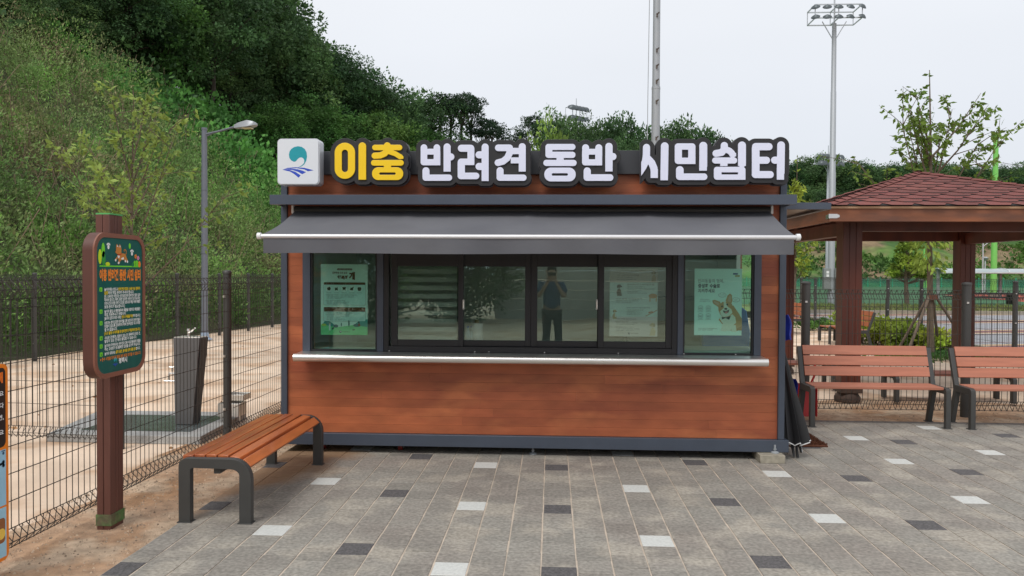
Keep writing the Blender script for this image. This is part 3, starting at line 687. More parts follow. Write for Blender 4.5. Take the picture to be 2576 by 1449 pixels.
for a, b, pa, pb, yo in ((984, 1166, 1000, 1153, .004), (1150, 1335, 1166, 1321, .038), (1336, 1519, 1352, 1503, .038), (1505, 1700, 1520, 1676, .004)):
    y0 = WY+yo; Yp = y0+.014; mb = MB()
    X0, X1, z0, z1 = X_(a, y0), X_(b, y0), .958, 1.822; gx0, gx1, gz0, gz1 = X_(pa, y0), X_(pb, y0), cz(857, y0), 1.665
    mb.box((X0, y0, z0), (gx0, y0+.028, z1)); mb.box((gx1, y0, z0), (X1, y0+.028, z1)); mb.box((gx0, y0, z0), (gx1, y0+.028, gz0)); mb.box((gx0, y0, gz1), (gx1, y0+.028, z1))
    s_ = mb.build('sash', M['frame'], kiosk, bevel=.002)
    g = MB().box((gx0-.002, Yp, gz0-.002), (gx1+.002, Yp+.005, gz1+.002)).build('pane', gl_mid, None); g.parent = s_; g.location = -kiosk.location
for px in (1166, 1501):
    p = PY(px, 766, WY); mb = MB(); mb.tube([(p.x, WY-.006, p.z-.035), (p.x, WY-.014, p.z-.03), (p.x, WY-.014, p.z+.03), (p.x, WY-.006, p.z+.035)], .005, 8); mb.cbox((p.x, WY-.003, p.z), (.014, .006, .085)); mb.build('window_catch', M['stainless'], kiosk, smooth=True)
# casters, foot, block
for px in (818, 1013):
    p = G(px, 1127); x = p.x; y = 6.88; mb = MB(); mb.tube([(x-.018, y, .042), (x+.018, y, .042)], .042, 18)
    wh = mb.build('caster_wheel', mat('red_caster_rubber', (.25, .03, .025), .5), kiosk, smooth=True)
    mb = MB(); mb.tube([(x-.02, y-.0, .042), (x-.024, y, .042)], .026, 14); mb.tube([(x+.02, y, .042), (x+.03, y, .042)], .026, 14); mb.box((x-.03, y-.02, .072), (x+.03, y+.05, .078)); mb.bar((x+.027, y, .04), (x+.027, y+.02, .075), .03, .004); h_ = mb.build('fork', M['steeltrim'], None); h_.parent = wh; h_.location = -kiosk.location
def foot(x, y, z0):
    mb = MB(); mb.lathe([(.036, 0), (.036, .006), (.026, .014), (.009, .018), (.009, .07)], (x, y, z0), 16); mb.lathe([(.016, 0), (.016, .008)], (x, y, z0+.028), 6); return mb.build('levelling_foot', M['galv'], kiosk, smooth=True)
p = G(1341, 1140); foot(p.x, 6.80, .004)
blk = MB().box((1.775, 6.60, .004), (1.985, 6.88, .072)); b_ = blk.build('concrete_block', M['concrete'], bevel=.004); tag(b_, 'small concrete block under the front right corner of the kiosk', 'block')
foot(1.925, 6.70, .072)
# side canopy on the right
mb = MB(); sx = X_(2085, 7.0); zt = PY(2040, 512, 7.0).z
mb.box((KR+.001, 6.96, zt-.055), (sx, 7.0, zt+.005)); mb.box((sx-.05, 7.0, zt-.055), (sx, 8.6, zt+.005)); mb.box((KR+.001, 8.6, zt-.055), (sx, 8.64, zt+.005))
sc_ = mb.build('side_canopy', M['navy'], kiosk, bevel=.002)
g = MB().box((KR+.002, 7.0, zt-.03), (sx-.05, 8.6, zt-.022)).build('canopy_panel', mat('brown_tinted_canopy_sheet', (.28, .23, .17), .3, 0, .1), None); g.parent = sc_; g.location = -kiosk.location

# ---- things inside the kiosk
bl = MB(); z = 1.0; bx0, bx1 = X_(992, 6.9), X_(1160, 6.9)
while z < 1.72: bl.box((bx0, 6.9, z), (bx1, 6.903, z+.042)); z += .075
blo = bl.build('roller_blind', mat('grey_zebra_blind_fabric', (.55, .58, .54), .9, 0, .1)); tag(blo, 'grey striped blind hanging behind the leftmost sliding pane', 'blind')
desk = thing('service_desk', 'long pale desk inside the kiosk behind the panes', 'desk', (-.2, 7.2, .22)); dm = mat('pale_green_desk_laminate', (.42, .46, .30), .5, 0, .05)
MB().box((-2.25, 6.87, .90), (1.85, 7.35, .93)).build('desktop', mat('light_desktop_laminate', (.55, .6, .5), .4), desk, bevel=.003)
for x in (-2.2, -.4, 1.2): MB().box((x, 6.9, .222), (x+.45, 7.3, .899)).build('drawer_unit', dm, desk, bevel=.003)
cab = thing('filing_cabinet', 'dark storage cabinet inside the kiosk behind the dog poster pane', 'cabinet', (1.3, 9.0, .222))
MB().box((.85, 8.75, .222), (1.8, 9.15, 1.35)).build('carcass', mat('dark_olive_cabinet', (.10, .12, .10), .5), cab, bevel=.004)
for k in range(4): MB().box((.87, 8.735, .25+k*.27), (1.78, 8.749, .25+k*.27+.25)).build('drawer', mat('olive_drawer_front', (.16, .18, .12), .5), cab, bevel=.003)
def office_chair(x, y, rz, label):
    r = thing('office_chair', label, 'chair', (x, y, .222), rz); bl_ = mat('blue_chair_plastic', (.02, .11, .32), .45, 0, .05)
    mb = MB(); mb.prism([(-.22, 0), (.22, 0), (.24, .2), (.2, .42), (.1, .5), (-.1, .5), (-.2, .42), (-.24, .2)], (0, -.2, .62), (1, 0, 0), (0, 0, 1), (0, .04, 0)); mb.build('backrest', bl_, r, local=True, bevel=.012)
    MB().box((-.23, -.2, .44), (.23, .24, .49)).build('seat', bl_, r, local=True, bevel=.015)
    mb = MB(); mb.tube([(0, 0, .08), (0, 0, .44)], .025, 8); mb.bar((0, -.15, .46), (0, -.19, .7), .04, .012)
    for k in range(5): t = 2*math.pi*k/5; mb.bar((0, 0, .09), (.28*math.cos(t), .28*math.sin(t), .03), .04, .03)
    mb.build('pedestal', M['black'], r, local=True)
office_chair(1.62, 7.55, .15, 'blue backed office chair inside the kiosk behind the right pane')
fm = thing('paper_towel_roll', 'white paper towel roll standing inside behind the second sliding pane', 'paper roll', (X_(1200, 7.0), 7.0, .93))
mb = MB(); mb.lathe([(.055, 0), (.055, .22)], (0, 0, 0), 20); mb.build('roll', M['white'], fm, local=True, smooth=True); mb = MB(); mb.tube([(0, 0, 0), (0, 0, .25)], .02, 10); mb.build('core', mat('card_core', (.35, .25, .15), .8), fm, local=True)
for i, px in enumerate((1178, 1187, 1194)):
    b = thing('water_bottle', ['clear water bottle at the left of the three inside the second pane', 'clear water bottle in the middle of the three inside the second pane', 'clear water bottle nearest the paper roll inside the second pane'][i], 'bottle', (X_(px, 6.97), 6.95+.03*i, .93), 0, 'water bottles on the desk')
    MB().lathe([(.026, 0), (.028, .02), (.027, .13), (.011, .165), (.011, .18)], n=14).build('body', mat('clear_blue_pet', (.35, .5, .6), .15, 0, 0), b, local=True, smooth=True); MB().lathe([(.013, .18), (.013, .197)], n=12).build('cap', mat('blue_cap', (.05, .15, .5), .4), b, local=True, smooth=True)

# ================================================================== rooftop sign (traced letters -> signed distance field -> contours)
SY = 6.56
KX = SY/FPX
def rr_sdf(x, y, x0, y0, x1, y1, r):
    r = min(r, (x1-x0)/2, (y1-y0)/2); cx, cy = (x0+x1)/2, (y0+y1)/2
    qx = np.abs(x-cx)-(x1-x0)/2+r; qy = np.abs(y-cy)-(y1-y0)/2+r
    return np.hypot(np.maximum(qx, 0), np.maximum(qy, 0))+np.minimum(np.maximum(qx, qy), 0)-r
def cap_sdf(x, y, pts, r):
    d = None
    for (ax, ay_), (bx, by) in zip(pts[:-1], pts[1:]):
        dx, dy = bx-ax, by-ay_; t_ = np.clip(((x-ax)*dx+(y-ay_)*dy)/(dx*dx+dy*dy+1e-9), 0, 1); q = np.hypot(x-ax-t_*dx, y-ay_-t_*dy)-r
        d = q if d is None else np.minimum(d, q)
    return d
def contours(Fd, xs, ys):
    """marching squares; returns closed loops of (x, y)"""
    S = Fd < 0; c = S[:-1, :-1].astype(int)+2*S[1:, :-1]+4*S[1:, 1:]+8*S[:-1, 1:]
    idx = np.argwhere((c > 0) & (c < 15)); nxt = {}; pt = {}
    def key(e_, i, j): return (0, i, j) if e_ == 0 else (1, i+1, j) if e_ == 1 else (0, i, j+1) if e_ == 2 else (1, i, j)
    def point(k):
        t_, i, j = k
        if t_ == 0: a, b = Fd[i, j], Fd[i+1, j]; f = a/(a-b); return (xs[i]+f*(xs[i+1]-xs[i]), ys[j])
        a, b = Fd[i, j], Fd[i, j+1]; f = a/(a-b); return (xs[i], ys[j]+f*(ys[j+1]-ys[j]))
    tbl = {1: [(0, 3)], 2: [(1, 0)], 3: [(1, 3)], 4: [(2, 1)], 5: [(0, 1), (2, 3)], 6: [(2, 0)], 7: [(2, 3)], 8: [(3, 2)], 9: [(0, 2)], 10: [(3, 0), (1, 2)], 11: [(1, 2)], 12: [(3, 1)], 13: [(0, 1)], 14: [(3, 0)]}
    for i, j in idx:
        for a, b in tbl[c[i, j]]: nxt[key(a, i, j)] = key(b, i, j)
    loops = []; seen = set()
    for k0 in list(nxt):
        if k0 in seen: continue
        k = k0; lp = []
        while k in nxt and k not in seen: seen.add(k); lp.append(point(k)); k = nxt[k]
        if len(lp) > 8: loops.append(lp)
    out = []
    for lp in loops:                       # drop nearly collinear points
        P = lp; changed = True
        for _ in range(3):
            Q = []; n = len(P); i = 0
            while i < n:
                a, b, c2 = P[i-1], P[i], P[(i+1) % n]
                ar = abs((b[0]-a[0])*(c2[1]-a[1])-(b[1]-a[1])*(c2[0]-a[0])); Ls = math.hypot(c2[0]-a[0], c2[1]-a[1])+1e-9
                if ar/Ls < .05 and i % 2: i += 1; continue
                Q.append(b); i += 1
            P = Q
        out.append(P)
    return out
def solid_from_loops(name, loops, tf, depth, bev, m, parent, y0):
    """extrude filled outlines: front at y0, thickness depth going back (+Y)"""
    cu = bpy.data.curves.new('c', 'CURVE'); cu.dimensions = '2D'; cu.fill_mode = 'BOTH'; cu.extrude = depth/2-bev; cu.bevel_depth = bev; cu.bevel_resolution = 1; cu.offset = -bev
    for lp in loops:
        sp = cu.splines.new('POLY'); sp.points.add(len(lp)-1)
        for i, p in enumerate(lp): a, b = tf(p); sp.points[i].co = (a, b, 0, 1)
        sp.use_cyclic_u = True
    o = bpy.data.objects.new('c', cu)
    me = eval_mesh(o); bpy.data.objects.remove(o); bpy.data.curves.remove(cu)
    V = np.array([v.co[:] for v in me.vertices]); F = [tuple(p.vertices) for p in me.polygons]; bpy.data.meshes.remove(me)
    W = np.stack([V[:, 0], y0+depth/2-V[:, 2], V[:, 1]], 1)
    mb = MB().arr(W, F); return mb.build(name, m, parent, smooth=True, fix=False)
A_ = lambda x, y: (677.2+.2827*x, 319.4+.2827*y)
B_ = lambda x, y: (1277.8+.2877*x, 319.4+.2877*y)
def prim(T, s, k):
    if k[0] == 'R':
        (a, b), (c, d) = T(k[1], k[2]), T(k[3], k[4]); return lambda x, y: rr_sdf(x, y, a, b, c, d, k[5]*s)
    pts = [T(*p) for p in k[1]]; return lambda x, y: cap_sdf(x, y, pts, k[2]*s)
words = [
 (A_, .2827, 'y', [('R',585,142,765,462,90),('C',[(830,172),(830,434)],33),('R',797,400,863,470,1)] +
   [('C',[(1052,168),(1052,200)],30),('R',918,160,1185,208,24),('R',1022,195,1082,236,2),('C',[(1050,212),(1028,238),(990,254),(940,257)],27),('C',[(1052,215),(1090,228),(1125,240),(1150,256),(1168,266)],22),('R',1150,262,1195,285,3),('R',908,295,1198,345,25),('R',1022,340,1085,365,1),('R',917,360,1193,473,55)],
   [('R',647,203,703,403,28),('R',980,405,1127,427,11)]),
 (A_, .2827, 'w', [('C',[(1378,185),(1378,260)],29),('C',[(1493,185),(1493,260)],29),('R',1349,196,1523,342,26),('R',1470,300,1523,342,1),('C',[(1584,179),(1584,340)],31),('R',1553,250,1615,398,1),('C',[(1584,267),(1617,267)],31),('C',[(1396,391),(1396,440)],31),('R',1366,425,1628,480,27)] +
   [('R',1680,160,1825,222,31),('R',1765,190,1826,340,2),('R',1680,283,1826,340,28),('R',1765,283,1826,340,2),('R',1678,290,1742,466,30),('R',1678,408,1870,466,29),('C',[(1922,180),(1922,420)],31),('R',1891,380,1953,482,1),('C',[(1868,249),(1922,249)],31),('C',[(1868,353),(1922,353)],31)] +
   [('R',2010,158,2168,216,29),('C',[(2140,187),(2140,232),(2118,278),(2080,308),(2036,319)],29),('R',2120,188,2250,243,2),('R',2150,273,2250,325,2),('C',[(2252,177),(2252,340)],31),('R',2221,300,2283,398,1),('C',[(2055,390),(2055,440)],31),('R',2024,425,2290,480,27)],
   [('R',1407,247,1465,288,2),('R',2169,243,2222,273,1)]),
 (B_, .2877, 'w', [('R',328,150,590,202,26),('R',328,176,388,245,1),('R',328,218,590,272,27),('R',425,270,488,292,1),('R',310,289,600,342,26),('R',318,357,592,477,58)] +
   [('C',[(679,183),(679,250)],30),('C',[(794,183),(794,250)],30),('R',648,193,823,337,25),('R',770,290,823,337,1),('C',[(883,172),(883,340)],31.5),('R',851,250,914,390,1),('C',[(883,260),(917,260)],31),('C',[(693,386),(693,440)],31),('R',662,415,921,472,28)],
   [('R',383,405,525,428,11),('R',706,243,763,284,2)]),
 (B_, .2877, 'w', [('C',[(1211,181),(1210,250),(1203,300),(1180,350),(1150,395),(1130,421)],31),('C',[(1224,280),(1256,315),(1275,360),(1279,400)],31),('R',1247,370,1310,447,1),('C',[(1370,169),(1366,420)],33),('R',1333,380,1398,467,1)] +
   [('R',1458,145,1638,325,28),('R',1590,280,1638,325,1),('C',[(1707,166),(1707,340)],34),('R',1672,300,1738,383,1),('C',[(1502,377),(1502,430)],33),('R',1470,408,1742,465,28)] +
   [('C',[(1891,164),(1891,200)],31),('C',[(1891,195),(1868,224),(1818,233)],30),('C',[(1898,196),(1935,210),(1955,228),(1963,243)],27),('R',1936,228,1993,258,2),('R',1785,268,2002,321,26),('R',1855,318,1918,343,1),('C',[(2045,163),(2045,320)],34),('R',2011,280,2078,342,1),('R',1800,350,2075,463,26),('R',2030,420,2075,463,1)] +
   [('R',2134,142,2311,205,31),('R',2132,160,2198,440,30),('R',2150,262,2289,323,30),('R',2131,387,2322,448,30),('C',[(2387,161),(2383,400)],33),('R',2350,360,2412,462,1),('C',[(2331,292),(2387,292)],31)],
   [('R',1520,200,1576,270,2),('R',1866,397,2011,417,1),]),
]
sign = thing('rooftop_letter_sign', 'long row of large white and yellow Korean letters on black backing above the kiosk', 'sign', (0, WY, 2.4))
m_plate = mat('black_sign_backing', (.018, .018, .021), .6, 0, .04); m_plate_side = m_plate
m_w = mat('white_acrylic_letter', (.74, .77, .94), .3, 0, .02); m_y = mat('yellow_acrylic_letter', (.90, .60, .012), .3, 0, .02)
plates = []; ks = 6.52/FPX
for wi, (T, s_, colr, adds, holes) in enumerate(words):
    ps = [prim(T, s_, k) for k in adds]; hs = [prim(T, s_, k) for k in holes]
    allx = [T(k[1], 0)[0] for k in adds if k[0] == 'R']+[T(k[3], 0)[0] for k in adds if k[0] == 'R']
    xs = np.arange(min(allx)-24, max(allx)+24, .5); ys = np.arange(336, 482, .5); XX, YY = np.meshgrid(xs, ys, indexing='ij')
    U_ = None
    for f in ps: d = f(XX, YY); U_ = d if U_ is None else np.minimum(U_, d)
    Lt = U_.copy()
    for f in hs: Lt = np.maximum(Lt, -f(XX, YY))
    tf = lambda p: (lambda q: (q.x, q.z))(PY(p[0], p[1], 6.52))
    lpl = contours(Lt-.15, xs, ys); ppl = contours(U_-12.3, xs, ys)
    rim = contours(U_-12.9, xs, ys)
    pl = solid_from_loops('backing_plate', [l for l in ppl if len(l) > 30], tf, .055, .003, m_plate, sign, 6.525)
    solid_from_loops('edge_return', [l for l in rim if len(l) > 30], tf, .03, .001, mat('grey_sign_edge', (.10, .10, .115), .4), sign, 6.60)
    solid_from_loops('letters', lpl, tf, .012, .0015, m_y if colr == 'y' else m_w, sign, 6.512)
# fixings behind
for px in (900, 1000, 1100, 1300, 1420, 1530, 1650, 1800, 1950): p = PY(px, 410, 6.62); MB().box((p.x-.015, 6.632, 2.52), (p.x+.015, 6.698, 2.6)).build('mounting_bracket', M['iron'], sign)

# ---- square logo box
c0, c1 = PY(697, 465, 6.50), PY(803, 348, 6.50)
lb = thing('logo_light_box', 'square white light box with teal swirl and blue stripes beside the letters', 'sign', (c0.x+.18, 6.6, c0.z))
def rrp(x0, y0, x1, y1, r, n=8):
    pts = []
    for cx, cy_, a in ((x1-r, y1-r, 0), (x0+r, y1-r, 90), (x0+r, y0+r, 180), (x1-r, y0+r, 270)):
        for k in range(n+1): t = rad(a+90*k/n); pts.append((cx+r*math.cos(t), cy_+r*math.sin(t)))
    return pts
mb = MB(); mb.prism(rrp(c0.x, c0.z, c1.x, c1.z, .035), (0, 6.51, 0), (1, 0, 0), (0, 0, 1), (0, .12, 0)); mb.build('case', mat('pale_aluminium_case', (.62, .64, .68), .35, .2, .03), lb, smooth=True)
mb = MB(); mb.prism(rrp(c0.x+.008, c0.z+.008, c1.x-.008, c1.z-.008, .03), (0, 6.5, 0), (1, 0, 0), (0, 0, 1), (0, .009, 0)); mb.build('face', mat('white_acrylic_face', (.70, .74, .80), .3, 0, .01), lb, smooth=True)
def logo(fl, cx, cy_, s, teal, blue, z=1):
    """swirl over three fanned stripes; s = overall width"""
    T = lambda x, y: (cx+(x-263)/305*s, cy_-(y-300)/305*s)
    out_ = [(262,355)]+[(300,335),(322,312),(324,285),(312,266),(295,259),(280,260),(262,272),(250,287),(238,298),(222,301)]
    a0 = [(222,301),(195,288),(178,265),(173,235),(178,205),(195,178),(222,160),(262,151),(300,158),(330,180),(347,212),(351,250),(344,290),(325,325),(300,345),(262,355)]
    fl.poly([T(*p) for p in a0[:-1]]+[T(*p) for p in out_[:-1]], teal, z)
    for st in ([(110,378),(160,360),(240,354),(325,360),(417,384),(360,393),(325,375),(250,363),(165,368)],
               [(110,378),(190,368),(260,374),(310,388),(342,402),(303,421),(262,398),(205,380)],
               [(110,378),(180,381),(235,398),(288,432),(268,455),(228,422),(185,396)]): fl.poly([T(*p) for p in st], blue, z)
fl = Flat(); logo(fl, (c0.x+c1.x)/2+.0, (c0.z+c1.z)/2, .27, srgb(20,150,165), srgb(40,75,190)); fl.build('emblem', (0, 6.5, 0), (1, 0, 0), (0, 0, 1), (0, -1, 0), lb)
# ================================================================== posters behind the glass
def poster(px0, py0, px1, py1, Y, label, paper):
    a, b = PY(px0, py1, Y), PY(px1, py0, Y); o = thing('poster', label, 'poster', (a.x, Y, a.z), 0, 'posters in the kiosk windows')
    W, H = b.x-a.x, b.z-a.z
    MB().box((0, 0, 0), (W, .0012, H)).build('paper_sheet', mat(paper[0], paper[1], .6, 0, .03, 2.), o, local=True)
    return o, W, H
def pr(fl, o): return fl.build('print', o.location, (1, 0, 0), (0, 0, 1), (0, -1, 0), o)
dk = srgb(60, 45, 40); br = srgb(120, 60, 40); gy = srgb(90, 100, 105); wh = (.9, .9, .9)
o, W, H = poster(807, 665, 925, 842, WY+.032, 'light green poster with brown title and two brown boxed text blocks', ('pale_mint_paper', (.86, .93, .90)))
f = Flat(); U = W/118.; P = lambda x, y: ((x-807)*U, (842-y)*U)     # in disp px
def ptext(t, x, y, h, c, w=None, b=.0, al='l', mw=None): q = P(x, y); f.text(t, q[0], q[1], h*U, c, w=w and w*U, bold=b, align=al, maxw=mw and mw*U)
f.rr(*P(848, 681), *P(886, 676.5), 2*U, br); ptext('보호자는 반려견을 직접 관리해', 850, 680.4, 3, wh, w=34)
ptext('지켜주면 우리 모두', 836, 690, 5.4, br, w=38, b=.03); ptext('행복하', 849, 703, 9, br, w=28, b=.05); ptext('개', 878, 702, 16, br, w=15, b=.06)
for y0, y1, t_ in ((768, 711, 1), (808, 773, 2)):
    f.rr(*P(814, y0), *P(920, y1), 3*U, dk, .8); f.rr(*P(814.4, y0-.5), *P(919.6, y1+.5), 3*U, (.75, .88, .87), 1)
f.rect(*P(815, 717), *P(919, 711.5), br, 2); ptext('• 맹견과 외출할 때 꼭 지켜야 할 안전조치', 818, 716, 4, wh, w=62)
f.rect(*P(815, 784), *P(919, 773.5), br, 2); ptext('• 맹견의 소유자이신가요?', 818, 778, 3.6, wh, w=38); ptext('그렇다면, 매년 3시간 이상 의무교육을 들어야 합니다', 821, 783.2, 3.6, wh, w=82)
for i, nm in enumerate(('muzzle', 'collar', 'harness', 'lead', 'vest')):
    x = 827.5+i*19.2; q = P(x, 727); f.disc(q[0], q[1], 8*U, (.92, .95, .94), 2)
    sh = [[(-5,-2),(2,-5),(5,-1),(3,4),(-3,4)], [(-4,5),(-4,-4),(-1,-1),(2,-5),(4,5),(0,3)], [(-5,-4),(5,-4),(3,1),(4,5),(1,2),(-1,2),(-4,5),(-3,1)], [(-5,3),(-2,-4),(0,-2),(5,-6),(3,4)], [(-4,-4),(4,-4),(5,0),(3,5),(-3,5),(-5,0)]][i]
    f.poly([(q[0]+a*U, q[1]-b*U) for a, b in sh], srgb(70, 60, 40), 3); ptext('안전 조치', x-6, 738, 2.2, gy, w=12)
for y, t_, c_ in ((744, '• 배변봉투를 지참하고 직접 치워주시기 바랍니다', dk), (748.5, '다른 이용자들에게 위협을 주는 행동 금지', gy), (752, '보호 관리가 필요합니다', gy), (757.5, '• 동반 입장한 보호자의 책임', dk), (761.5, '반려견만 두고 퇴장할 수 없습니다', gy), (765, '등록하지 않은 반려견은 입장할', gy),
                  (788.5, '• 보호자는 반려견을 직접 관리해야 합니다', dk), (792.5, '• 반려견과 함께 이용하시기 바랍니다', dk), (796.5, '입장 시에는 반드시 목줄을 착용해', gy), (800.5, '사고 발생 시 보호자', gy), (804.5, '맹견 보험 가입도 필요합니다', gy)):
    ptext(t_, 818 if t_[0] == '•' else 822, y, 2.8, c_, w=min(92, 3.1*len(t_)))
gr = srgb(120, 215, 150)
f.poly([P(807, 842), P(925, 842), P(925, 822), P(890, 817), P(850, 823), P(807, 816)], gr); f.poly([P(807, 822), P(820, 803), P(835, 812), P(850, 823), P(807, 824)], srgb(70, 150, 150), .9); f.poly([P(925, 822), P(925, 803), P(908, 802), P(890, 818)], srgb(90, 165, 160), .9)
for x, y, rx_, ry_, c_ in ((845, 820, 6, 4, srgb(40, 90, 110)), (898, 818, 9, 4, srgb(50, 110, 120)), (878, 813, 2, 8, srgb(50, 110, 110)), (859, 816, 1.5, 5, srgb(60, 120, 120)), (815, 817, 6, 3, srgb(200, 215, 90))): q = P(x, y); f.disc(q[0], q[1], rx_*U, c_, 2, ry_*U)
q = P(903, 815); f.poly([(q[0]-3*U, q[1]-4*U), (q[0]+4*U, q[1]-4*U), (q[0]+1*U, q[1]+4*U)], srgb(170, 40, 50), 3); f.disc(q[0], q[1]+4.5*U, 2*U, (.02, .02, .03), 3)
q = P(830, 822); f.rect(q[0]-2.5*U, q[1]-9*U, q[0]+2*U, q[1]+6*U, (.75, .85, .9), 3); f.disc(q[0], q[1]+8*U, 2*U, (.7, .5, .4), 3)
q = P(838, 826); f.disc(q[0], q[1], 3.4*U, (.02, .02, .05), 3, 2.2*U, rot=.9)
q = P(857, 834); f.disc(q[0], q[1], 2.8*U, (.03, .04, .12), 3); f.disc(q[0]+.6*U, q[1]+.9*U, 1.4*U, (.8, .8, .8), 4); ptext('배변봉투를 지', 862, 835.4, 2.8, dk, w=18)
q = P(890, 829); f.disc(q[0], q[1], 4*U, (.02, .02, .02), 3, 1.3*U)
pr(f, o)

def dog_pts(f, pts, c, z=3): f.poly(pts, c, z)
o, W, H = poster(1533, 676, 1655, 846, WY+.034, 'pale pink and mint banded poster with five small dogs in the rightmost sliding pane', ('pale_pink_paper', (.80, .74, .74)))
f = Flat(); U = W/122.; P = lambda x, y: ((x-1533)*U, (846-y)*U)
f.rect(*P(1533, 707), *P(1655, 676), srgb(190, 175, 170), .5); f.rect(*P(1533, 764), *P(1655, 707.5), (.66, .80, .80), .5); f.rect(*P(1533, 795), *P(1655, 764), (.70, .86, .84), .6)
def body(cx, cy_, s, fur, z=2, flip=1, white=None):      # small sitting dog, seen from the side
    T = lambda a, b: P(cx+a*s*flip, cy_+b*s)
    f.poly([T(-5,14),(T(-7,4)),T(-4,-3),T(0,-6),T(4,-2),T(6,8),T(7,14)], fur, z); q = T(0,-11); f.disc(q[0], q[1], 5.2*s*U, fur, z+1, 4.6*s*U); q = T(4.6,-10); f.disc(q[0], q[1], 2.6*s*U, fur, z+1, 2*s*U)
    q = T(-3.4,-10); f.disc(q[0], q[1], 2.2*s*U, tuple(v*.6 for v in fur), z+2, 4*s*U); q = T(6.6,-10.5); f.disc(q[0], q[1], .9*s*U, (.02,.02,.02), z+3); q = T(2,-12); f.disc(q[0], q[1], .7*s*U, (.02,.02,.02), z+3)
    if white: f.poly([T(1,-4), T(5,0), T(4,9), T(1,6)], white, z+2)
body(1557, 728, 1.0, srgb(90, 70, 55)); body(1643, 828, 1.1, srgb(225, 205, 170), flip=-1); body(1546, 790, .8, srgb(205, 175, 130), white=(.8,.8,.8)); body(1645, 692, .9, srgb(170, 140, 110), flip=-1)
q = P(1643, 742); f.disc(q[0], q[1], 11*U, srgb(205, 150, 90), 2, 6*U); f.rect(*P(1634, 756), *P(1637, 744), srgb(215, 170, 110), 2); f.rect(*P(1650, 756), *P(1653, 744), srgb(215, 170, 110), 2)
f.line([P(1625, 793), P(1640, 786), P(1654, 778)], 1.6*U, srgb(190, 120, 50)); q = P(1638, 785); f.disc(q[0]-3*U, q[1]+U, 3.5*U, srgb(200, 120, 50), 2, 2*U, rot=.4); f.disc(q[0]+3*U, q[1]+2*U, 3.5*U, srgb(200, 120, 50), 2, 2*U, rot=-.4)
for x, y, h, t_, c_, w_ in ((1551, 691, 4, '다른 이용자들에게 위협을', dk, 56), (1551, 696, 2.5, '보호 관리가 필요합니다', gy, 40), (1551, 701, 2.5, '동반 입장한 보호자의 책임', gy, 50), (1578, 714.5, 4, '반려견만 두고 퇴장할 수 없', srgb(110, 70, 80), 68), (1576, 720, 3, '• 등록하지 않은 반려견은 입장할 수 없', dk, 46),
        (1578, 724, 2.5, '보호자는 반려견을 직접 관리해야', gy, 70), (1578, 727.5, 2.5, '반려견과 함께 이용하시기', gy, 66), (1576, 732, 3, '• 입장 시에는 반드시 목줄을', dk, 28), (1578, 736, 2.5, '배변봉투를 챙겨 주세요', gy, 50), (1549, 751, 4, '사고 발생 시 보호자가', srgb(110, 70, 80), 66), (1547, 756, 3, '• 배변봉투를 지참하고 직접 치워주시기', dk, 58), (1549, 760, 2.5, '다른 이용자들에게', gy, 40),
        (1576, 774, 4, '보호 관리가 필요합니다', srgb(60, 80, 120), 60), (1575, 779, 2.8, '• 동반 입장한 보호', dk, 45), (1575, 783, 2.8, '• 반려견만 두고', dk, 34), (1575, 787, 2.8, '• 배설물 바로 치우기', dk, 40), (1575, 791, 2.8, '• 등록하지 않은 반려', dk, 36), (1551, 803, 4, '보호자는 반려견을 직접 관리해야 합니다', srgb(120, 60, 70), 50), (1547, 808.5, 2.8, '• 반려견과 함께 이용하시기 바랍니다', dk, 35), (1550, 812, 2.5, '입장 시에는 반드시 목줄을', gy, 55), (1550, 816, 2.5, '사고 발생 시 보호자가 책임', gy, 46), (1547, 823.5, 2.8, '• 배변봉투를 지참하고 직접 치', dk, 48), (1550, 827.5, 2.5, '다른 이용자들에게 위협을', gy, 60), (1550, 831.5, 2.5, '보호 관리', gy, 44)):
    ptext(t_, x, y, h, c_, w=w_)
q = P(1583, 838); f.disc(q[0], q[1], 2.8*U, (.03, .04, .12), 3); f.disc(q[0]+.6*U, q[1]+.9*U, 1.4*U, (.8, .8, .8), 4); ptext('동반 입장한', 1588, 839.4, 2.8, dk, w=18)
pr(f, o)

o, W, H = poster(1746, 676, 1867, 843, WY+.032, 'pale mint poster with a big sitting corgi wearing a black bow tie', ('pale_aqua_paper', (.80, .95, .93)))
f = Flat(); U = W/121.; P = lambda x, y: ((x-1746)*U, (843-y)*U); nv = srgb(35, 45, 70)
ptext('반려동물의 행복,', 1755, 706.5, 9.5, srgb(70, 85, 100), w=66); ptext('중성화 수술로', 1755, 719.5, 9.5, nv, w=56, b=.035); ptext('지켜주세요', 1755, 732, 9.5, nv, w=43, b=.02)
f.rr(*P(1844, 686), *P(1856, 682), 1*U, srgb(30, 70, 140), 2); f.rr(*P(1849, 691.5), *P(1861, 687.5), 1*U, srgb(170, 150, 60), 2)
for i, (x, y) in enumerate(((1762, 773), (1782, 773), (1762, 793), (1782, 793))):
    q = P(x, y); f.ring(q[0], q[1], 6.5*U, .8*U, gy, 2); f.disc(q[0], q[1]-.5*U, 3.2*U, gy, 2, 2.2*U); f.disc(q[0], q[1]-.2*U, 2*U, (.8, .95, .93), 3, 1.1*U); ptext(('반려견만', '등록하지', '보호자는', '반려견과')[i], x-7, y+10, 3, gy, w=14)
ptext('입장 시에는', 1761, 752, 3.2, gy, w=24); ptext('사고 발생 시 보', 1759, 756.5, 3.2, gy, w=28)
for x, y in ((1817, 739), (1852, 751)): q = P(x, y); f.disc(q[0], q[1], 10*U, gy, 1.5, 6*U); f.disc(q[0], q[1], 9.3*U, (.84, .96, .94), 2, 5.4*U); ptext('배변봉투', x-6, y, 2.5, gy, w=12); ptext('다른 이', x-6, y+3.5, 2.5, gy, w=12)
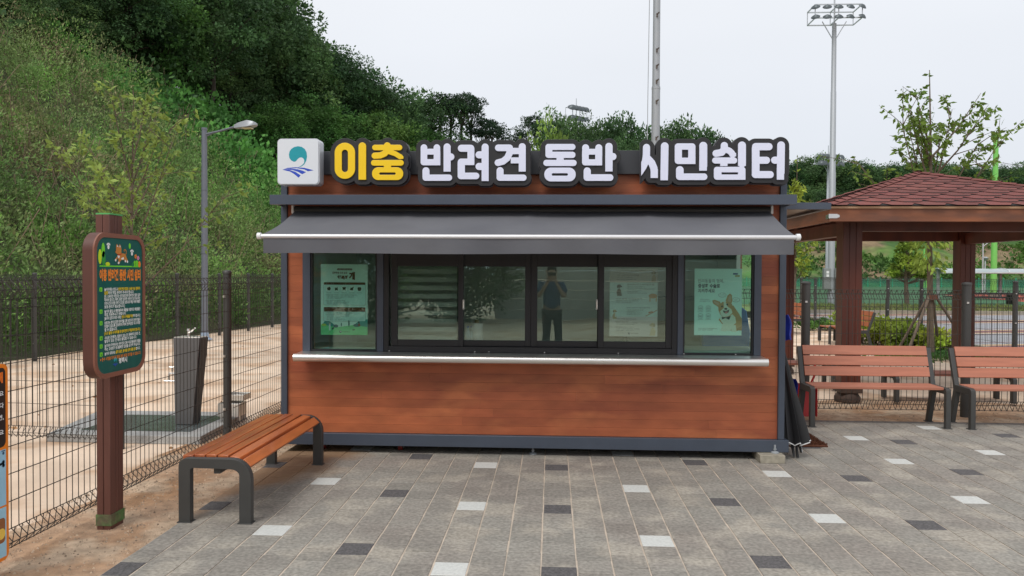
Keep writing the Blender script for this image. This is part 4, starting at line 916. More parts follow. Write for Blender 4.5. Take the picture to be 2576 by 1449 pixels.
ptext('보호 관리가 필요합니다', 1757, 826.5, 2.6, gy, w=48); ptext('동반 입장한 보호자의', 1757, 830.5, 2.6, dk, w=36)
# corgi, zoom coordinates (1st crop of that poster) -> disp px
T = lambda x, y: P(1309.8+x*.2480, 606.9+y*.2480)
fur = srgb(205, 150, 95); fur2 = srgb(180, 120, 65); cream = srgb(240, 235, 225); pink = srgb(215, 170, 140)
f.poly([T(2040,740),T(2010,790),T(2060,850),T(2080,905),T(2200,905),T(2250,880),T(2250,780),T(2215,720),T(2160,640),T(2060,650)], fur, 2)
f.poly([T(2195,880),T(2248,850),T(2248,900),T(2200,898)], fur2, 3)
f.poly([T(2040,730),T(2020,780),T(2055,830),T(2085,860),T(2085,905),T(2135,905),T(2145,860),T(2190,820),T(2180,760),T(2140,720)], cream, 3)
f.poly([T(2050,830),T(2030,905),T(2085,912),T(2088,850)], cream, 4); f.poly([T(2140,850),T(2142,912),T(2195,915),T(2185,840)], cream, 4)
for ear, inn in (([T(2010,660),T(1950,620),T(1942,590),T(1965,582),T(2020,600),T(2045,640)], [T(2005,645),T(1962,612),T(1958,595),T(1975,595),T(2015,618)]), ([T(2080,590),T(2100,535),T(2125,515),T(2145,535),T(2148,600),T(2130,640)], [T(2100,600),T(2112,550),T(2126,532),T(2135,550),T(2135,605)])): f.poly(ear, fur, 3); f.poly(inn, pink, 4)
f.poly([T(2005,650),T(2045,605),T(2110,595),T(2145,625),T(2165,680),T(2160,720),T(2120,755),T(2060,765),T(2025,735),T(2008,690)], fur, 4)
f.poly([T(2060,600),T(2078,598),T(2100,650),T(2140,680),T(2150,715),T(2115,750),T(2060,760),T(2030,735),T(2025,700),T(2062,665)], cream, 5)
for x, y in ((2043,650),(2097,630)): q = T(x, y); f.disc(q[0], q[1], 10*.248*U, (.02,.015,.01), 6)
q = T(2082,675); f.disc(q[0], q[1], 16*.248*U, (.02,.015,.015), 7, 11*.248*U)
f.poly([T(2050,690),T(2083,700),T(2118,680),T(2112,710),T(2085,725),T(2062,715)], (.03,.015,.015), 6); f.poly([T(2070,708),T(2102,700),T(2095,722),T(2080,724)], srgb(225,130,130), 7)
f.poly([T(2040,760),T(2045,785),T(2080,772),T(2118,788),T(2135,748),T(2085,765)], (.015,.015,.02), 7)
pr(f, o)

# ================================================================== green notice board on timber post
nb = thing('notice_board_post', 'green rules notice board in rounded brown frame on dark brown timber post', 'sign', (-2.86, 4.76, 0))
mb = MB()
for a, b in ((4.69, 4.745), (4.749, 4.776), (4.78, 4.83)): mb.box((-2.853, a, -.05), (-2.768, b, 1.96))
for a, b in ((-2.857, -2.815), (-2.812, -2.768)): mb.box((a, 4.684, -.05), (b, 4.6895, 1.96))
mb.build('post', mat('reddish_brown_sign_post', (.12, .046, .034), .55, 0, .2, 6., stretch=(3, 3, .3)), nb, bevel=.003)
MB().box((-2.862, 4.680, .0), (-2.762, 4.835, .07)).build('post_shoe', mat('chipped_green_base_paint', (.09, .22, .06), .7, 0, .4, 25., col2=(.12, .10, .06), c2scale=9), nb)
MB().box((-2.857, 4.686, 1.961), (-2.766, 4.832, 1.970)).build('post_cap', mat('green_post_cap', (.1, .4, .12), .5), nb)
BX, BY0, BY1, BZ0, BZ1 = -2.70, 4.405, 4.975, .955, 1.838
fl_ = mat('brown_sign_frame', (.24, .095, .062), .55, 0, .08, 8.)
mb = MB(); mb.prism(rrp(BY0, BZ0, BY1, BZ1, .11, 10), (BX-.068, 0, 0), (0, 1, 0), (0, 0, 1), (.062, 0, 0)); mb.build('board_back', mat('dark_brown_sign_edge', (.10, .036, .026), .55, 0, .08), nb, smooth=True)
# front ring frame
outer = rrp(BY0, BZ0, BY1, BZ1, .11, 10); inner = rrp(BY0+.028, BZ0+.028, BY1-.028, BZ1-.028, .085, 10); n = len(outer)
V = [(BX-.006, a, b) for a, b in outer]+[(BX+.004, a, b) for a, b in outer]+[(BX+.004, a, b) for a, b in inner]+[(BX-.006, a, b) for a, b in inner]
F = []
for i in range(n):
    j = (i+1) % n
    for q in range(3): F.append((q*n+i, q*n+j, (q+1)*n+j, (q+1)*n+i))
MB().arr(V, F).build('frame', fl_, nb, smooth=True)
mb = MB(); mb.prism(inner, (BX-.006, 0, 0), (0, 1, 0), (0, 0, 1), (.004, 0, 0)); mb.build('panel', mat('dark_teal_green_panel', (.006, .105, .088), .45, 0, .12, 5., stretch=(1, 3, .3)), nb, smooth=True)
f = Flat(); bw, bh = BY1-BY0, BZ1-BZ0
lg = srgb(120, 215, 50); yl = srgb(250, 215, 30); org = srgb(245, 140, 50); ww = (.86, .88, .86)
X0, X1 = .062, bw-.05                                       # text margins
f.rect(X0, .655, X1, .663, lg)
def dogT(x, y): return (.222+(x-575)/240*.155, .800-(y-395)/315*.128)     # from zoomed view
sk = srgb(200, 130, 60)
f.poly([dogT(*p) for p in ((600,420),(615,398),(640,440),(660,402),(678,420),(690,470),(690,540),(720,540),(765,550),(780,600),(800,640),(805,680),(780,675),(760,650),(700,640),(672,660),(655,705),(620,700),(640,650),(630,610),(600,655),(572,645),(612,600),(628,560),(590,535),(583,510),(600,490))], sk, 2)
f.line([dogT(*p) for p in ((765,560),(778,520),(770,488),(745,480),(733,500),(745,512))], .008, sk, 2)
f.poly([dogT(*p) for p in ((612,440),(618,412),(636,448))], ww, 3); f.poly([dogT(*p) for p in ((658,448),(663,412),(676,448))], ww, 3)
f.poly([dogT(*p) for p in ((620,575),(660,582),(650,622),(630,610))], ww, 3); f.poly([dogT(*p) for p in ((680,625),(725,595),(735,630),(700,640))], ww, 3)
for p in ((590,650),(640,690),(757,660),(795,668)): q = dogT(*p); f.disc(q[0], q[1], .008, ww, 3)
f.line([dogT(*p) for p in ((628,562),(660,565),(690,545))], .006, srgb(200,40,30), 4)
q = dogT(588,505); f.disc(q[0], q[1], .004, (.02,.02,.02), 4)
for x, y, rx_, ry_, c_ in ((.075,.715,.018,.045,srgb(200,230,40)),(.108,.755,.018,.045,lg),(.113,.705,.020,.045,srgb(50,150,60)),(.155,.672,.024,.012,srgb(200,220,40)),(.435,.672,.016,.014,srgb(30,130,80)),(.458,.678,.014,.02,lg),(.485,.68,.018,.02,lg),(.515,.675,.016,.02,org),(.40,.79,.013,.018,lg)): f.disc(x-.008, y, rx_, c_, 2, ry_)
for x, y in ((.155,.775),(.418,.742)):
    f.disc(x, y, .011, ww, 2, .013)
    for k in range(4): f.disc(x-.014+.0095*k, y+.016+.004*(k in (1,2)), .005, ww, 2, .007)
for x, y, c_ in ((.462,.725,org),(.492,.715,srgb(240,150,190))):
    for k in range(5): f.disc(x+.009*math.cos(1.257*k), y+.009*math.sin(1.257*k), .006, c_, 2)
f.text('이충 반려견 동반 시민 쉼터', X0, .578, .062, org, w=X1-X0, bold=.055)
tx = X0+.048; rows = [
 (.524, '1', [('놀이터에는 반드시 ', ww), ('반려견과 함께 13세 이상 견주가', yl)]), (.492, '', [('입장', yl), (' 하여 직접 관리해 주셔야 합니다.', ww)]),
 (.462, '', [('[단, 13세미만 어린이는 성인보호자와 반려견이 함께 입장', ww)]), (.434, '', [('하셔야 합니다. 특히, 동반 입장한 어린이 및 영·유아는', ww)]), (.406, '', [('안전사고의 위험 우려가 크므로 보호자의 책임 하에 특별한', ww)]), (.378, '', [('보호·관리가 필요합니다.]', ww)]),
 (.340, '2', [('놀이터 출입 시 배변봉투와 목줄을 지참하고 배설물은', ww)]), (.312, '', [('직접 치워주시기 바랍니다.', ww)]), (.284, '', [('[놀이터 입장과 퇴장 시에는 ', ww), ('반드시 목줄을 착용', yl), ('해야 합니다.]', ww)]),
 (.250, '3', [('보호자는 함께 입장한 반려견을 다른 보호자 및 반려견들과', ww)]), (.224, '', [('마찰이 없도록 관리해야 하며 반려견만 두고 퇴장', ww)]), (.198, '', [('할 수 없습니다.', ww)]), (.172, '', [('[사고 발생 시 피해를 준 반려견주가 책임져야 합니다.]', yl)])]
rows = rows
ys = []; y = .524
full = [(r[1], r[2]) for r in rows]+[('4', [('사나운 견(맹견), 질병이 있는 견, 등록하지 않은 견,', ww)]), ('', [('발정이 있는 견 등은 출입할 수 없습니다.', ww)]), ('5', [('놀이터와 주변에서는 반려견과 다른 이용자들에게 위협을', ww)]), ('', [('주는 고성방가 및 불쾌한 행동을 삼가해 주십시오.', ww)]), ('6', [('놀이터 내에서는 ', ww), ('음주, 흡연, 음식물 섭취 등을 금지', yl), ('합니다.', ww)])]
y = .530
for i, (num, segs) in enumerate(full):
    if num and i: y -= .006
    y -= .0212
    if num: f.rr(X0-.002, y-.004, X0+.028, y+.022, .006, lg, 1.5); f.text(num, X0+.008, y+.001, .016, (.02, .1, .05), bold=.03, z=3)
    tot = sum(text_geo(t_.replace(' ', 'l') if not t_.strip() else t_, .03)[0][:, 0].max()+.25 for t_, _ in segs); sc_w = min(1., (X1-tx)/(tot*.0185/.85)); x = tx
    for t_, c_ in segs: w_ = f.text(t_, x, y, .0185, c_, bold=.03, w=None, maxw=None) if sc_w >= 1 else f.text(t_, x, y, .0185, c_, bold=.03, w=text_geo(t_, .03)[0][:, 0].max()*.0185/.85*sc_w); x += w_+.004*(t_.endswith(' '))+.001
y -= .032; f.text('※ 준수 사항을 지키지 않을 경우 퇴장 조치될 수 있습니다.', X0, y, .02, org, bold=.02, w=X1-X0)
logo(f, .225, .068, .06, srgb(30, 160, 170), srgb(40, 80, 190)); f.text('평택시', .262, .055, .03, ww, bold=.04)
f.build('lettering', (BX-.002, BY0, BZ0+.022), (0, 1, 0), (0, 0, 1), (1, 0, 0), nb)

# orange bordered banner sign on the near fence
OX = -2.965; oy1 = 4.045; oy0 = oy1-.62; oz1 = 1.10; oz0 = -.0+.03
bs_ = thing('fence_banner', 'orange bordered sign with black upper panel at the left edge on the fence', 'sign', (OX, oy1, oz0))
mb = MB(); mb.prism(rrp(oy0, oz0, oy1, oz1, .04), (OX-.012, 0, 0), (0, 1, 0), (0, 0, 1), (.012, 0, 0)); mb.build('board', mat('orange_sign_border', (.86, .23, .015), .5, 0, .03), bs_, smooth=True)
f = Flat(); w_ = oy1-oy0
f.rr(.02, .62, w_-.02, 1.05, .03, srgb(45, 33, 30), 1); f.rect(.02, .30, w_-.02, .605, srgb(160, 205, 230), 1); f.rect(.02, .02, w_-.02, .29, srgb(165, 210, 232), 1)
f.text('반려견 놀이터 안내', .06, .975, .05, srgb(240, 120, 40), w=w_-.10, bold=.05)
for y, t_ in ((.90, '목줄과 배변봉투를 챙겨 주세요'), (.835, '이용 시간을 지켜 주시기 바랍니다'), (.77, '맹견, 질병이 있는 견, 사나운 견,'), (.69, '다른 이용자를 배려하세요')): f.text(t_, .05, y, .026, (.85, .85, .85), w=w_-.085, bold=.02)
def bone(x, y, l, c_):
    f.line([(x-l/2, y), (x+l/2, y+.006)], .012, c_, 2)
    for sx_ in (-1, 1):
        for sy_ in (-1, 1): f.disc(x+sx_*l/2, y+sy_*.009+.003*sx_, .0105, c_, 2)
bone(.545, .525, .07, (.03, .08, .16)); bone(.545, .525, .062, srgb(160, 205, 230))
for x, y in ((.58, .585),):
    f.disc(x, y, .008, (.03, .08, .16), 2)
    for k in range(3): f.disc(x-.010+.010*k, y+.013, .004, (.03, .08, .16), 2)
f.rr(w_-.11, .10, w_-.03, .235, .02, srgb(150, 95, 55), 2); f.disc(w_-.06, .15, .03, srgb(245, 205, 90), 3)
f.build('print', (OX, oy0, oz0), (0, 1, 0), (0, 0, 1), (1, 0, 0), bs_, step=.0008)

# ================================================================== mesh fences
def mesh_fence(label, pts, z0=.045, ztop=1.555, pitch=.06, hs=None, posts=None, post_r=.03, post_h=1.585, off=(0, 0), side=1, wire=.0026, name='mesh_fence', panel_len=2.0, cap_m=None, fold=.055, base=0.):
    """pts: polyline of post positions"""
    root = thing(name, label, 'fence', (pts[0][0], pts[0][1], base), 0, 'dark wire mesh fences')
    hs = hs or [z0+.004, z0+.11]+[z0+.11+.155*k for k in range(1, 9)]+[ztop-.11, ztop-.004]
    for a, b in zip(pts[:-1], pts[1:]):
        a = np.array([a[0], a[1]], float); b = np.array([b[0], b[1]], float); Ln = np.linalg.norm(b-a); d = (b-a)/Ln; nrm = np.array([d[1], -d[0]])*side
        a2 = a+d*.035; L2 = Ln-.07; n = int(L2/pitch); s = np.linspace(0, L2, n+1)
        base2 = a2[None]+d[None]*s[:, None]; P = []; Q = []
        def p3(xy, z): return np.concatenate([xy, np.full((len(xy), 1), z+base)], 1)
        P.append(p3(base2, z0+.11)); Q.append(p3(base2, ztop-.11))
        for zz, sg in ((z0, 1), (ztop, -1)):
            mid = base2+nrm*fold; far_ = base2+d*pitch*.5
            P.append(p3(base2, zz+.11*sg)); Q.append(p3(mid, zz+.055*sg)); P.append(p3(mid, zz+.055*sg)); Q.append(p3(base2, zz))
            P.append(p3(base2, zz)); Q.append(p3(far_, zz+.11*sg))
        V1, F1 = bars_np(np.concatenate(P), np.concatenate(Q), wire)
        hp = []; hq = []
        for h in hs: hp.append([*a2, h+base]); hq.append([*(a2+d*L2), h+base])
        for zz, sg in ((z0, 1), (ztop, -1)): hp.append([*(a2+nrm*fold), zz+.055*sg+base]); hq.append([*(a2+nrm*fold+d*L2), zz+.055*sg+base])
        V2, F2 = bars_np(hp, hq, wire*1.15)
        V = np.concatenate([V1, V2]); F = np.concatenate([F1, F2+len(V1)]); np_mesh('panel', V-np.array(root.location), F, M['wire'], root)
    for i, p in enumerate(pts):
        if posts is not None and i not in posts: continue
        x, y = p[0]+off[0], p[1]+off[1]; mb = MB(); mb.tube([(x, y, base-.05), (x, y, base+post_h-.012)], post_r, 16); po = mb.build('post', M['iron'], root, smooth=True)
        mb = MB(); mb.lathe([(post_r*1.12, 0), (post_r*1.12, .018), (post_r*.9, .03), (post_r*.3, .036)], (x, y, base+post_h-.012), 16); c_ = mb.build('cap', M['iron'] if not cap_m else cap_m, None, smooth=True); c_.parent = po; c_.location = -root.location
        for h in (.30, .80, 1.36):
            mb = MB(); mb.cbox((x-.012, y-post_r*.98, base+h*post_h/1.585), (.024, .016, .022)); c_ = mb.build('clamp', M['steeltrim'], None); c_.parent = po; c_.location = -root.location
    return root
mesh_fence('dark wire mesh fence running back along the left paving edge behind the bench', [(-3.03, 2.95), (-3.03, 5.05), (-3.03, 7.14), (-3.03, 9.2)], posts=[0, 2, 3], off=(-.055, .03), side=1, post_r=.038, post_h=1.6)
hs2 = [.06, .15]+[.15+.213*k for k in range(1, 6)]+[1.42, 1.535]
mesh_fence('short dark mesh fence crossing left of the notice board inside the dog park', [(-9.4, 7.3), (-7.4, 7.16), (-5.5, 7.02), (-3.95, 6.86)], hs=hs2, pitch=.055, posts=[1, 2, 3], post_r=.028)
lf = [(-10.2, 5.6), (-9.95, 7.6), (-9.8, 9.6), (-9.58, 11.56), (-9.38, 13.5), (-9.12, 15.6), (-8.81, 17.67), (-8.6, 19.5), (-8.47, 21.08), (-8.35, 22.6), (-8.2, 24.4), (-8.0, 26.4)]
mesh_fence('long far dark mesh fence with silver bolts along the foot of the green hillside', lf, hs=hs2, pitch=.055, post_r=.04, post_h=1.56, side=1)
mesh_fence('far back mesh fence closing the dog park behind the kiosk', [(x, 26.4) for x in (-8.0, -5.4, -2.8, -.2, 2.4, 5.0, 8.4)], hs=hs2, pitch=.055, post_r=.035, post_h=1.5)
mesh_fence('dark mesh fence with silver studded posts between the right trees and the plaza', [(8.4, y) for y in (9.13, 10.9, 12.65, 14.4, 16.2, 17.95, 19.7, 21.4, 23.2, 25.0, 26.4)], hs=hs2, pitch=.055, post_r=.042, post_h=1.5, side=-1)
mesh_fence('dark mesh fence behind the two pink slatted benches on the right', [(2.15, 9.13), (2.96, 9.13), (4.78, 9.13), (6.6, 9.13), (8.4, 9.13)], ztop=1.44, posts=[1, 2, 3], post_r=.05, post_h=1.51, side=-1, pitch=.062, wire=.0034)

# ================================================================== left bench (backless, timber slats, steel hoops)
def hoop(mb, y, x0, x1, h, w=.075, t=.055, rb=.05, rf=.13):
    """inverted U side frame: plan X from x0 to x1"""
    def arc(cx, cz_, r, a0, a1, n=7): return [(cx+r*math.cos(rad(a0+(a1-a0)*k/n)), cz_+r*math.sin(rad(a0+(a1-a0)*k/n))) for k in range(n+1)]
    out_ = [(x0, 0)]+arc(x0+rb, h-rb, rb, 180, 90)+arc(x1-rf, h-rf, rf, 90, 0)+[(x1, 0)]
    inn = [(x1-w, 0)]+arc(x1-rf, h-rf, rf-w+.01, 0, 90)[:]+arc(x0+w+.02, h-w-.005, .02, 90, 180)+[(x0+w, 0)]
    inn = [(min(a, x1-w), min(b, h-t)) for a, b in inn]
    mb.prism(out_+inn, (0, y-.025, 0), (1, 0, 0), (0, 0, 1), (0, .05, 0))
BY = (4.79, 6.30); bx0, bx1 = -2.37, -1.90
lb_ = thing('backless_bench', 'orange timber slatted backless bench with dark steel hoop legs left of the kiosk', 'bench', (-2.13, 5.55, 0))
for y in BY:
    mb = MB(); hoop(mb, y, bx0, bx1, .415); mb.box((bx0-.008, y-.035, .002), (bx0+.085, y+.035, .009)); mb.box((bx1-.085, y-.035, .002), (bx1+.008, y+.035, .009)); mb.build('leg_frame', M['iron'], lb_, bevel=.006)
sl_ = [(-2.335, .408, 0), (-2.258, .412, 0), (-2.181, .413, 0), (-2.104, .412, 0), (-2.027, .402, .12), (-1.952, .372, .75)]
for x, z, tl in sl_:
    w2 = .067; mb = MB(); dx, dz = math.cos(tl)*w2/2, -math.sin(tl)*w2/2; nx2, nz2 = math.sin(tl)*.016, math.cos(tl)*.016
    mb.prism([(x-dx-nx2, z-dz-nz2), (x+dx-nx2, z+dz-nz2), (x+dx+nx2, z+dz+nz2), (x-dx+nx2, z-dz+nz2)], (0, BY[0]+.03, 0), (1, 0, 0), (0, 0, 1), (0, BY[1]-BY[0]-.06, 0)); mb.build('seat_slat', M['wood_bench'], lb_, bevel=.005)
mb = MB(); mb.bar((-2.13, BY[0], .33), (-2.13, BY[1], .33), .04, .03); mb.bar((-2.34, 5.55, .385), (-1.97, 5.55, .36), .05, .012); mb.build('stretcher', M['iron'], lb_)

# drinking fountain on granite slab
slab = MB(); slab.prism([(-4.82, 7.10), (-3.31, 7.08), (-3.38, 8.36), (-5.06, 8.35)], (0, 0, -.03), (1, 0, 0), (0, 1, 0), (0, 0, .08))
so_ = slab.build('granite_slab', M['granite'], bevel=.006); tag(so_, 'wet grey granite slab on the sand under the drinking fountain', 'slab')
MB().box((-4.6, 7.28, .0505), (-3.5, 8.1, .054)).build('drain_tray', mat('wet_dark_drain_stone', (.10, .12, .12), .18, 0, .3, 6.), so_, local=True)
fo = thing('drinking_fountain', 'dark grey tapered drinking fountain with chrome taps behind the left mesh fence', 'fountain', (-3.56, 7.5, .1))
fm_ = mat('dark_grey_fountain_cladding', (.13, .13, .133), .45, .1, .05)
def frus(mb, b0, b1, t0, t1, z0, z1):
    V = [(b0[0], b0[1], z0), (b1[0], b0[1], z0), (b1[0], b1[1], z0), (b0[0], b1[1], z0), (t0[0], t0[1], z1), (t1[0], t0[1], z1), (t1[0], t1[1], z1), (t0[0], t1[1], z1)]
    mb.arr(V, [(0,3,2,1),(4,5,6,7),(0,1,5,4),(1,2,6,5),(2,3,7,6),(3,0,4,7)])
mb = MB(); frus(mb, (-3.69, 7.35), (-3.512, 7.50), (-3.705, 7.35), (-3.44, 7.53), .1045, .955); mb.build('column', fm_, fo, bevel=.004)
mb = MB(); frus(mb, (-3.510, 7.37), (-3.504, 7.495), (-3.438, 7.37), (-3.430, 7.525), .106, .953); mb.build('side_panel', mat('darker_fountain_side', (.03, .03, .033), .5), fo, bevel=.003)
MB().box((-3.70, 7.355, .956), (-3.44, 7.53, .964)).build('basin', M['stainless'], fo, bevel=.002)
mb = MB(); mb.tube([(-3.60, 7.45, .97), (-3.60, 7.45, 1.02)], .014, 10); mb.tube([(-3.60, 7.45, 1.0), (-3.56, 7.44, 1.02), (-3.52, 7.43, 1.05)], [.012, .010, .008], 8); mb.lathe([(.02, 0), (.016, .02)], (-3.60, 7.45, 1.02), 12); mb.build('spout', M['stainless'], fo, smooth=True)
mb = MB(); mb.tube([(-3.69, 7.40, .60), (-3.76, 7.38, .60), (-3.765, 7.38, .54)], .012, 8); mb.tube([(-3.73, 7.38, .62), (-3.73, 7.38, .66)], .009, 8); mb.tube([(-3.76, 7.38, .665), (-3.70, 7.38, .665)], .007, 6); mb.tube([(-3.69, 7.36, .53), (-3.80, 7.36, .53)], .008, 6); mb.build('side_tap', M['stainless'], fo, smooth=True)
mb = MB()
for a, b, c, d in ((-3.35, 7.55, .15, .28), (-3.33, 7.62, .30, .36)):
    mb.box((a, b, c), (a+.22, b+.012, d)); mb.box((a, b+.18, c), (a+.22, b+.192, d)); mb.box((a, b+.012, c), (a+.01, b+.18, d)); mb.box((a+.21, b+.012, c), (a+.22, b+.18, d)); mb.box((a+.01, b+.012, c), (a+.21, b+.18, c+.01))
for x in (-3.34, -3.15): mb.box((x, 7.58, .1045), (x+.02, 7.60, .149)); 
mb.box((-3.30, 7.745, .1045), (-3.28, 7.76, .299))
mb.build('foot_wash_basin', M['stainless'], fo, bevel=.002)

fo.location = (-3.56*1.033, 7.5*1.033, 1.6-1.5*1.033+.002); fo.scale = (1.033,)*3
# street lamp
sl2 = thing('street_lamp', 'slim grey street lamp with flat arm and LED head behind the left fences', 'street lamp', (-8.25, 17.9, 0))
lx, ly = -8.25, 17.9
mb = MB(); mb.tube([(lx, ly, 0), (lx, ly, 3.6), (lx, ly, 5.0)], [.078, .070, .060], 16); mb.tube([(lx, ly, 2.05), (lx, ly, 2.08)], .083, 16); mb.tube([(lx, ly, 3.55), (lx, ly, 3.58)], .078, 16); mb.tube([(lx, ly, 4.98), (lx, ly, 5.03)], .066, 16); mb.build('pole', M['lampgrey'], sl2, smooth=True)
mb = MB(); mb.lathe([(.17, 0), (.17, .02), (.10, .05), (.09, .16), (.075, .17)], (lx, ly, 0), 16); mb.build('base_flange', mat('pale_blue_base', (.3, .38, .5), .5), sl2, smooth=True)
mb = MB(); mb.tube([(lx, ly, 4.87), (lx+.35, ly-.05, 4.93), (lx+.8, ly-.12, 5.03)], .024, 10); mb.tube([(lx, ly, 4.80), (lx+.25, ly-.04, 4.91)], .012, 6); mb.build('arm', M['lampgrey'], sl2, smooth=True)
V = []; 
for s_, w2, zb, zt in ((0, .05, 4.99, 5.07), (.12, .10, 4.99, 5.11), (.35, .14, 5.0, 5.16), (.50, .12, 5.03, 5.13), (.56, .06, 5.05, 5.09)):
    x = lx+.78+s_; y = ly-.115-s_*.12; V += [(x, y-w2, zb), (x, y-w2*.75, zt), (x, y+w2*.75, zt), (x, y+w2, zb)]
F = []
for i in range(4):
    for k in range(4): F.append((i*4+k, i*4+(k+1) % 4, i*4+4+(k+1) % 4, i*4+4+k))
F += [(3, 2, 1, 0), (16, 17, 18, 19)]
MB().arr(V, F).build('lamp_head', mat('light_grey_lamp_head', (.33, .35, .38), .4, .2, .03), sl2, bevel=.006)
MB().box((lx+1.0, ly-.24, 4.975), (lx+1.22, ly-.08, 4.992)).build('led_panel', mat('led_lens', (.6, .55, .35), .3), sl2)
# ================================================================== benches on the right
def back_bench(label, wood, loc, rz=0., group='slatted park benches with backrests', Ln=1.45):
    r = thing('park_bench', label, 'bench', loc, rz, group)
    for x in (.03, Ln-.03):
        mb = MB(); w = .05
        mb.prism([(0, 0), (.05, 0), (.055, .36), (.30, .355), (.40, 0), (.455, 0), (.36, .375), (.37, .42), (.50, .80), (.455, .81), (.33, .425), (.04, .425), (.005, .41), (0, .38)], (x-w/2, 0, 0), (0, 1, 0), (0, 0, 1), (w, 0, 0))
        mb.box((x-.04, -.01, .001), (x+.04, .07, .008)); mb.box((x-.04, .39, .001), (x+.04, .47, .008)); mb.build('side_frame', M['iron'], r, local=True, bevel=.006)
    for k in range(4): y = .045+k*.082; MB().box((.057, y, .40), (Ln-.057, y+.074, .43)).build('seat_slat', wood, r, local=True, bevel=.005)
    for k in range(3):
        t_ = .12+.31*k; y0, z0 = .352+.115*t_, .455+.36*t_-.0
        mb = MB(); a = math.atan2(.38, .125); c_, s_ = math.cos(a), math.sin(a); mb.prism([(0, 0), (.105*c_, .105*s_), (.105*c_-.022*s_, .105*s_+.022*c_), (-.022*s_, .022*c_)], (.057, y0, z0), (0, 1, 0), (0, 0, 1), (Ln-.114, 0, 0)); mb.build('back_slat', wood, r, local=True, bevel=.004)
    return r
back_bench('pink slatted bench with backrest nearest the kiosk in front of the right fence', M['wood_bench_pink'], (2.72, 8.22, .003))
back_bench('pink slatted bench with backrest cut off by the right edge of the photo', M['wood_bench_pink'], (4.35, 8.20, .003))
owood = mat('orange_back_bench_timber', (.34, .10, .035), .5, 0, .12, 6., island=.08)
back_bench('orange slatted bench beside the yellow green bushes behind the pavilion post', owood, (6.47, 18.35, 0), rad(-90))
back_bench('orange slatted bench farthest back in the dog park near the corner tree', owood, (6.47, 22.6, 0), rad(-90))
def flat_bench(label, loc, rz, Ln, wood, h=.40):
    r = thing('backless_bench', label, 'bench', loc, rz, 'backless timber benches')
    for x in (.03, Ln-.03):
        mb = MB(); mb.prism([(0, 0), (.07, 0), (.07, h-.10), (.10, h-.065), (.34, h-.065), (.37, h-.10), (.37, 0), (.44, 0), (.44, h-.06), (.39, h), (.05, h), (0, h-.06)], (x-.025, 0, 0), (0, 1, 0), (0, 0, 1), (.05, 0, 0)); mb.build('leg_frame', M['iron'], r, local=True, bevel=.006)
    for k in range(5): y = .03+k*.078; MB().box((.057, y, h-.025), (Ln-.057, y+.07, h+.005)).build('seat_slat', wood, r, local=True, bevel=.005)
    return r
dwood = mat('dark_red_bench_timber', (.21, .07, .045), .5, 0, .15, 6.)
flat_bench('dark red backless bench under the pavilion behind the pink benches', (4.35, 9.95, 0), 0, 1.5, dwood, .36)
flat_bench('dark red backless bench under the pavilion left post seen below the pink bench', (2.5, 11.0, 0), 0, 1.5, dwood, .36)
flat_bench('small orange backless bench on the sand left of the pavilion post', (6.55, 19.3, 0), rad(-90), 1.5, owood, .38)

# ================================================================== pavilion
pav = thing('pavilion', 'brown timber pavilion with red hexagonal shingle roof on the right', 'pavilion', (5.4, 11.5, 0))
for k, (x, y) in enumerate(((3.82, 10.12), (6.73, 10.12), (3.85, 12.95), (6.73, 12.95))):
    mb = MB()
    for i in range(3): mb.box((x-.12+i*.082, y-.118, .12), (x-.12+i*.082+.076, y+.118, 2.42))
    mb.box((x-.118, y-.112, .12), (x+.12, y+.112, 2.41)); po = mb.build('post', M['wood_pav'], pav, bevel=.004)
    mb = MB(); mb.box((x-.135, y-.135, .10), (x+.137, y+.135, .24)); mb.lathe([(.16, -.02), (.16, .04), (.12, .10)], (x, y, 0), 14); sh_ = mb.build('post_shoe', mat('rusty_dark_post_shoe', (.06, .035, .025), .7, 0, .4, 10.), None, bevel=.004); sh_.parent = po; sh_.location = -pav.location
EX0, EX1, EY0, EY1 = 3.35, 7.28, 9.50, 13.55; ZE0, ZE1 = 2.255, 2.44; AX, AY, AZ = (EX0+EX1)/2, (EY0+EY1)/2, 3.10
for a, b in (((EX0, EY0), (EX1, EY0+.045)), ((EX0, EY1-.045), (EX1, EY1)), ((EX0, EY0+.047), (EX0+.045, EY1-.047)), ((EX1-.045, EY0+.047), (EX1, EY1-.047))):
    MB().box((a[0], a[1], ZE0), (b[0], b[1], ZE1-.032)).build('fascia', M['wood_fascia'], pav, bevel=.004)
mb = MB()
for a, b in (((EX0-.02, EY0-.02), (EX1+.02, EY0+.03)), ((EX0-.02, EY1-.03), (EX1+.02, EY1+.02)), ((EX0-.02, EY0+.031), (EX0+.03, EY1-.031)), ((EX1-.03, EY0+.031), (EX1+.02, EY1-.031))): mb.box((a[0], a[1], ZE1-.030), (b[0], b[1], ZE1))
mb.build('eave_trim', M['wood_trim'], pav, bevel=.003)
mb = MB()
for y in (10.12, 12.95): mb.box((3.95, y-.07, 2.17), (6.60, y+.07, 2.34))
for x in (3.83, 6.73): mb.box((x-.06, 10.245, 2.12), (x+.06, 12.825, 2.30))
for i in range(9): x = EX0+.3+i*.42; mb.box((x, EY0+.05, 2.345), (x+.05, EY1-.05, 2.385))
mb.build('roof_beam', M['wood_pav'], pav, bevel=.003)
mb = MB(); c4 = [(EX0+.0, EY0+.0, ZE1-.034), (EX1, EY0, ZE1-.034), (EX1, EY1, ZE1-.034), (EX0, EY1, ZE1-.034)]
mb.arr(c4+[(AX, AY, AZ-.05)], [(0,1,4),(1,2,4),(2,3,4),(3,0,4),(3,2,1,0)]); mb.build('roof_boarding', M['wood_pav'], pav)
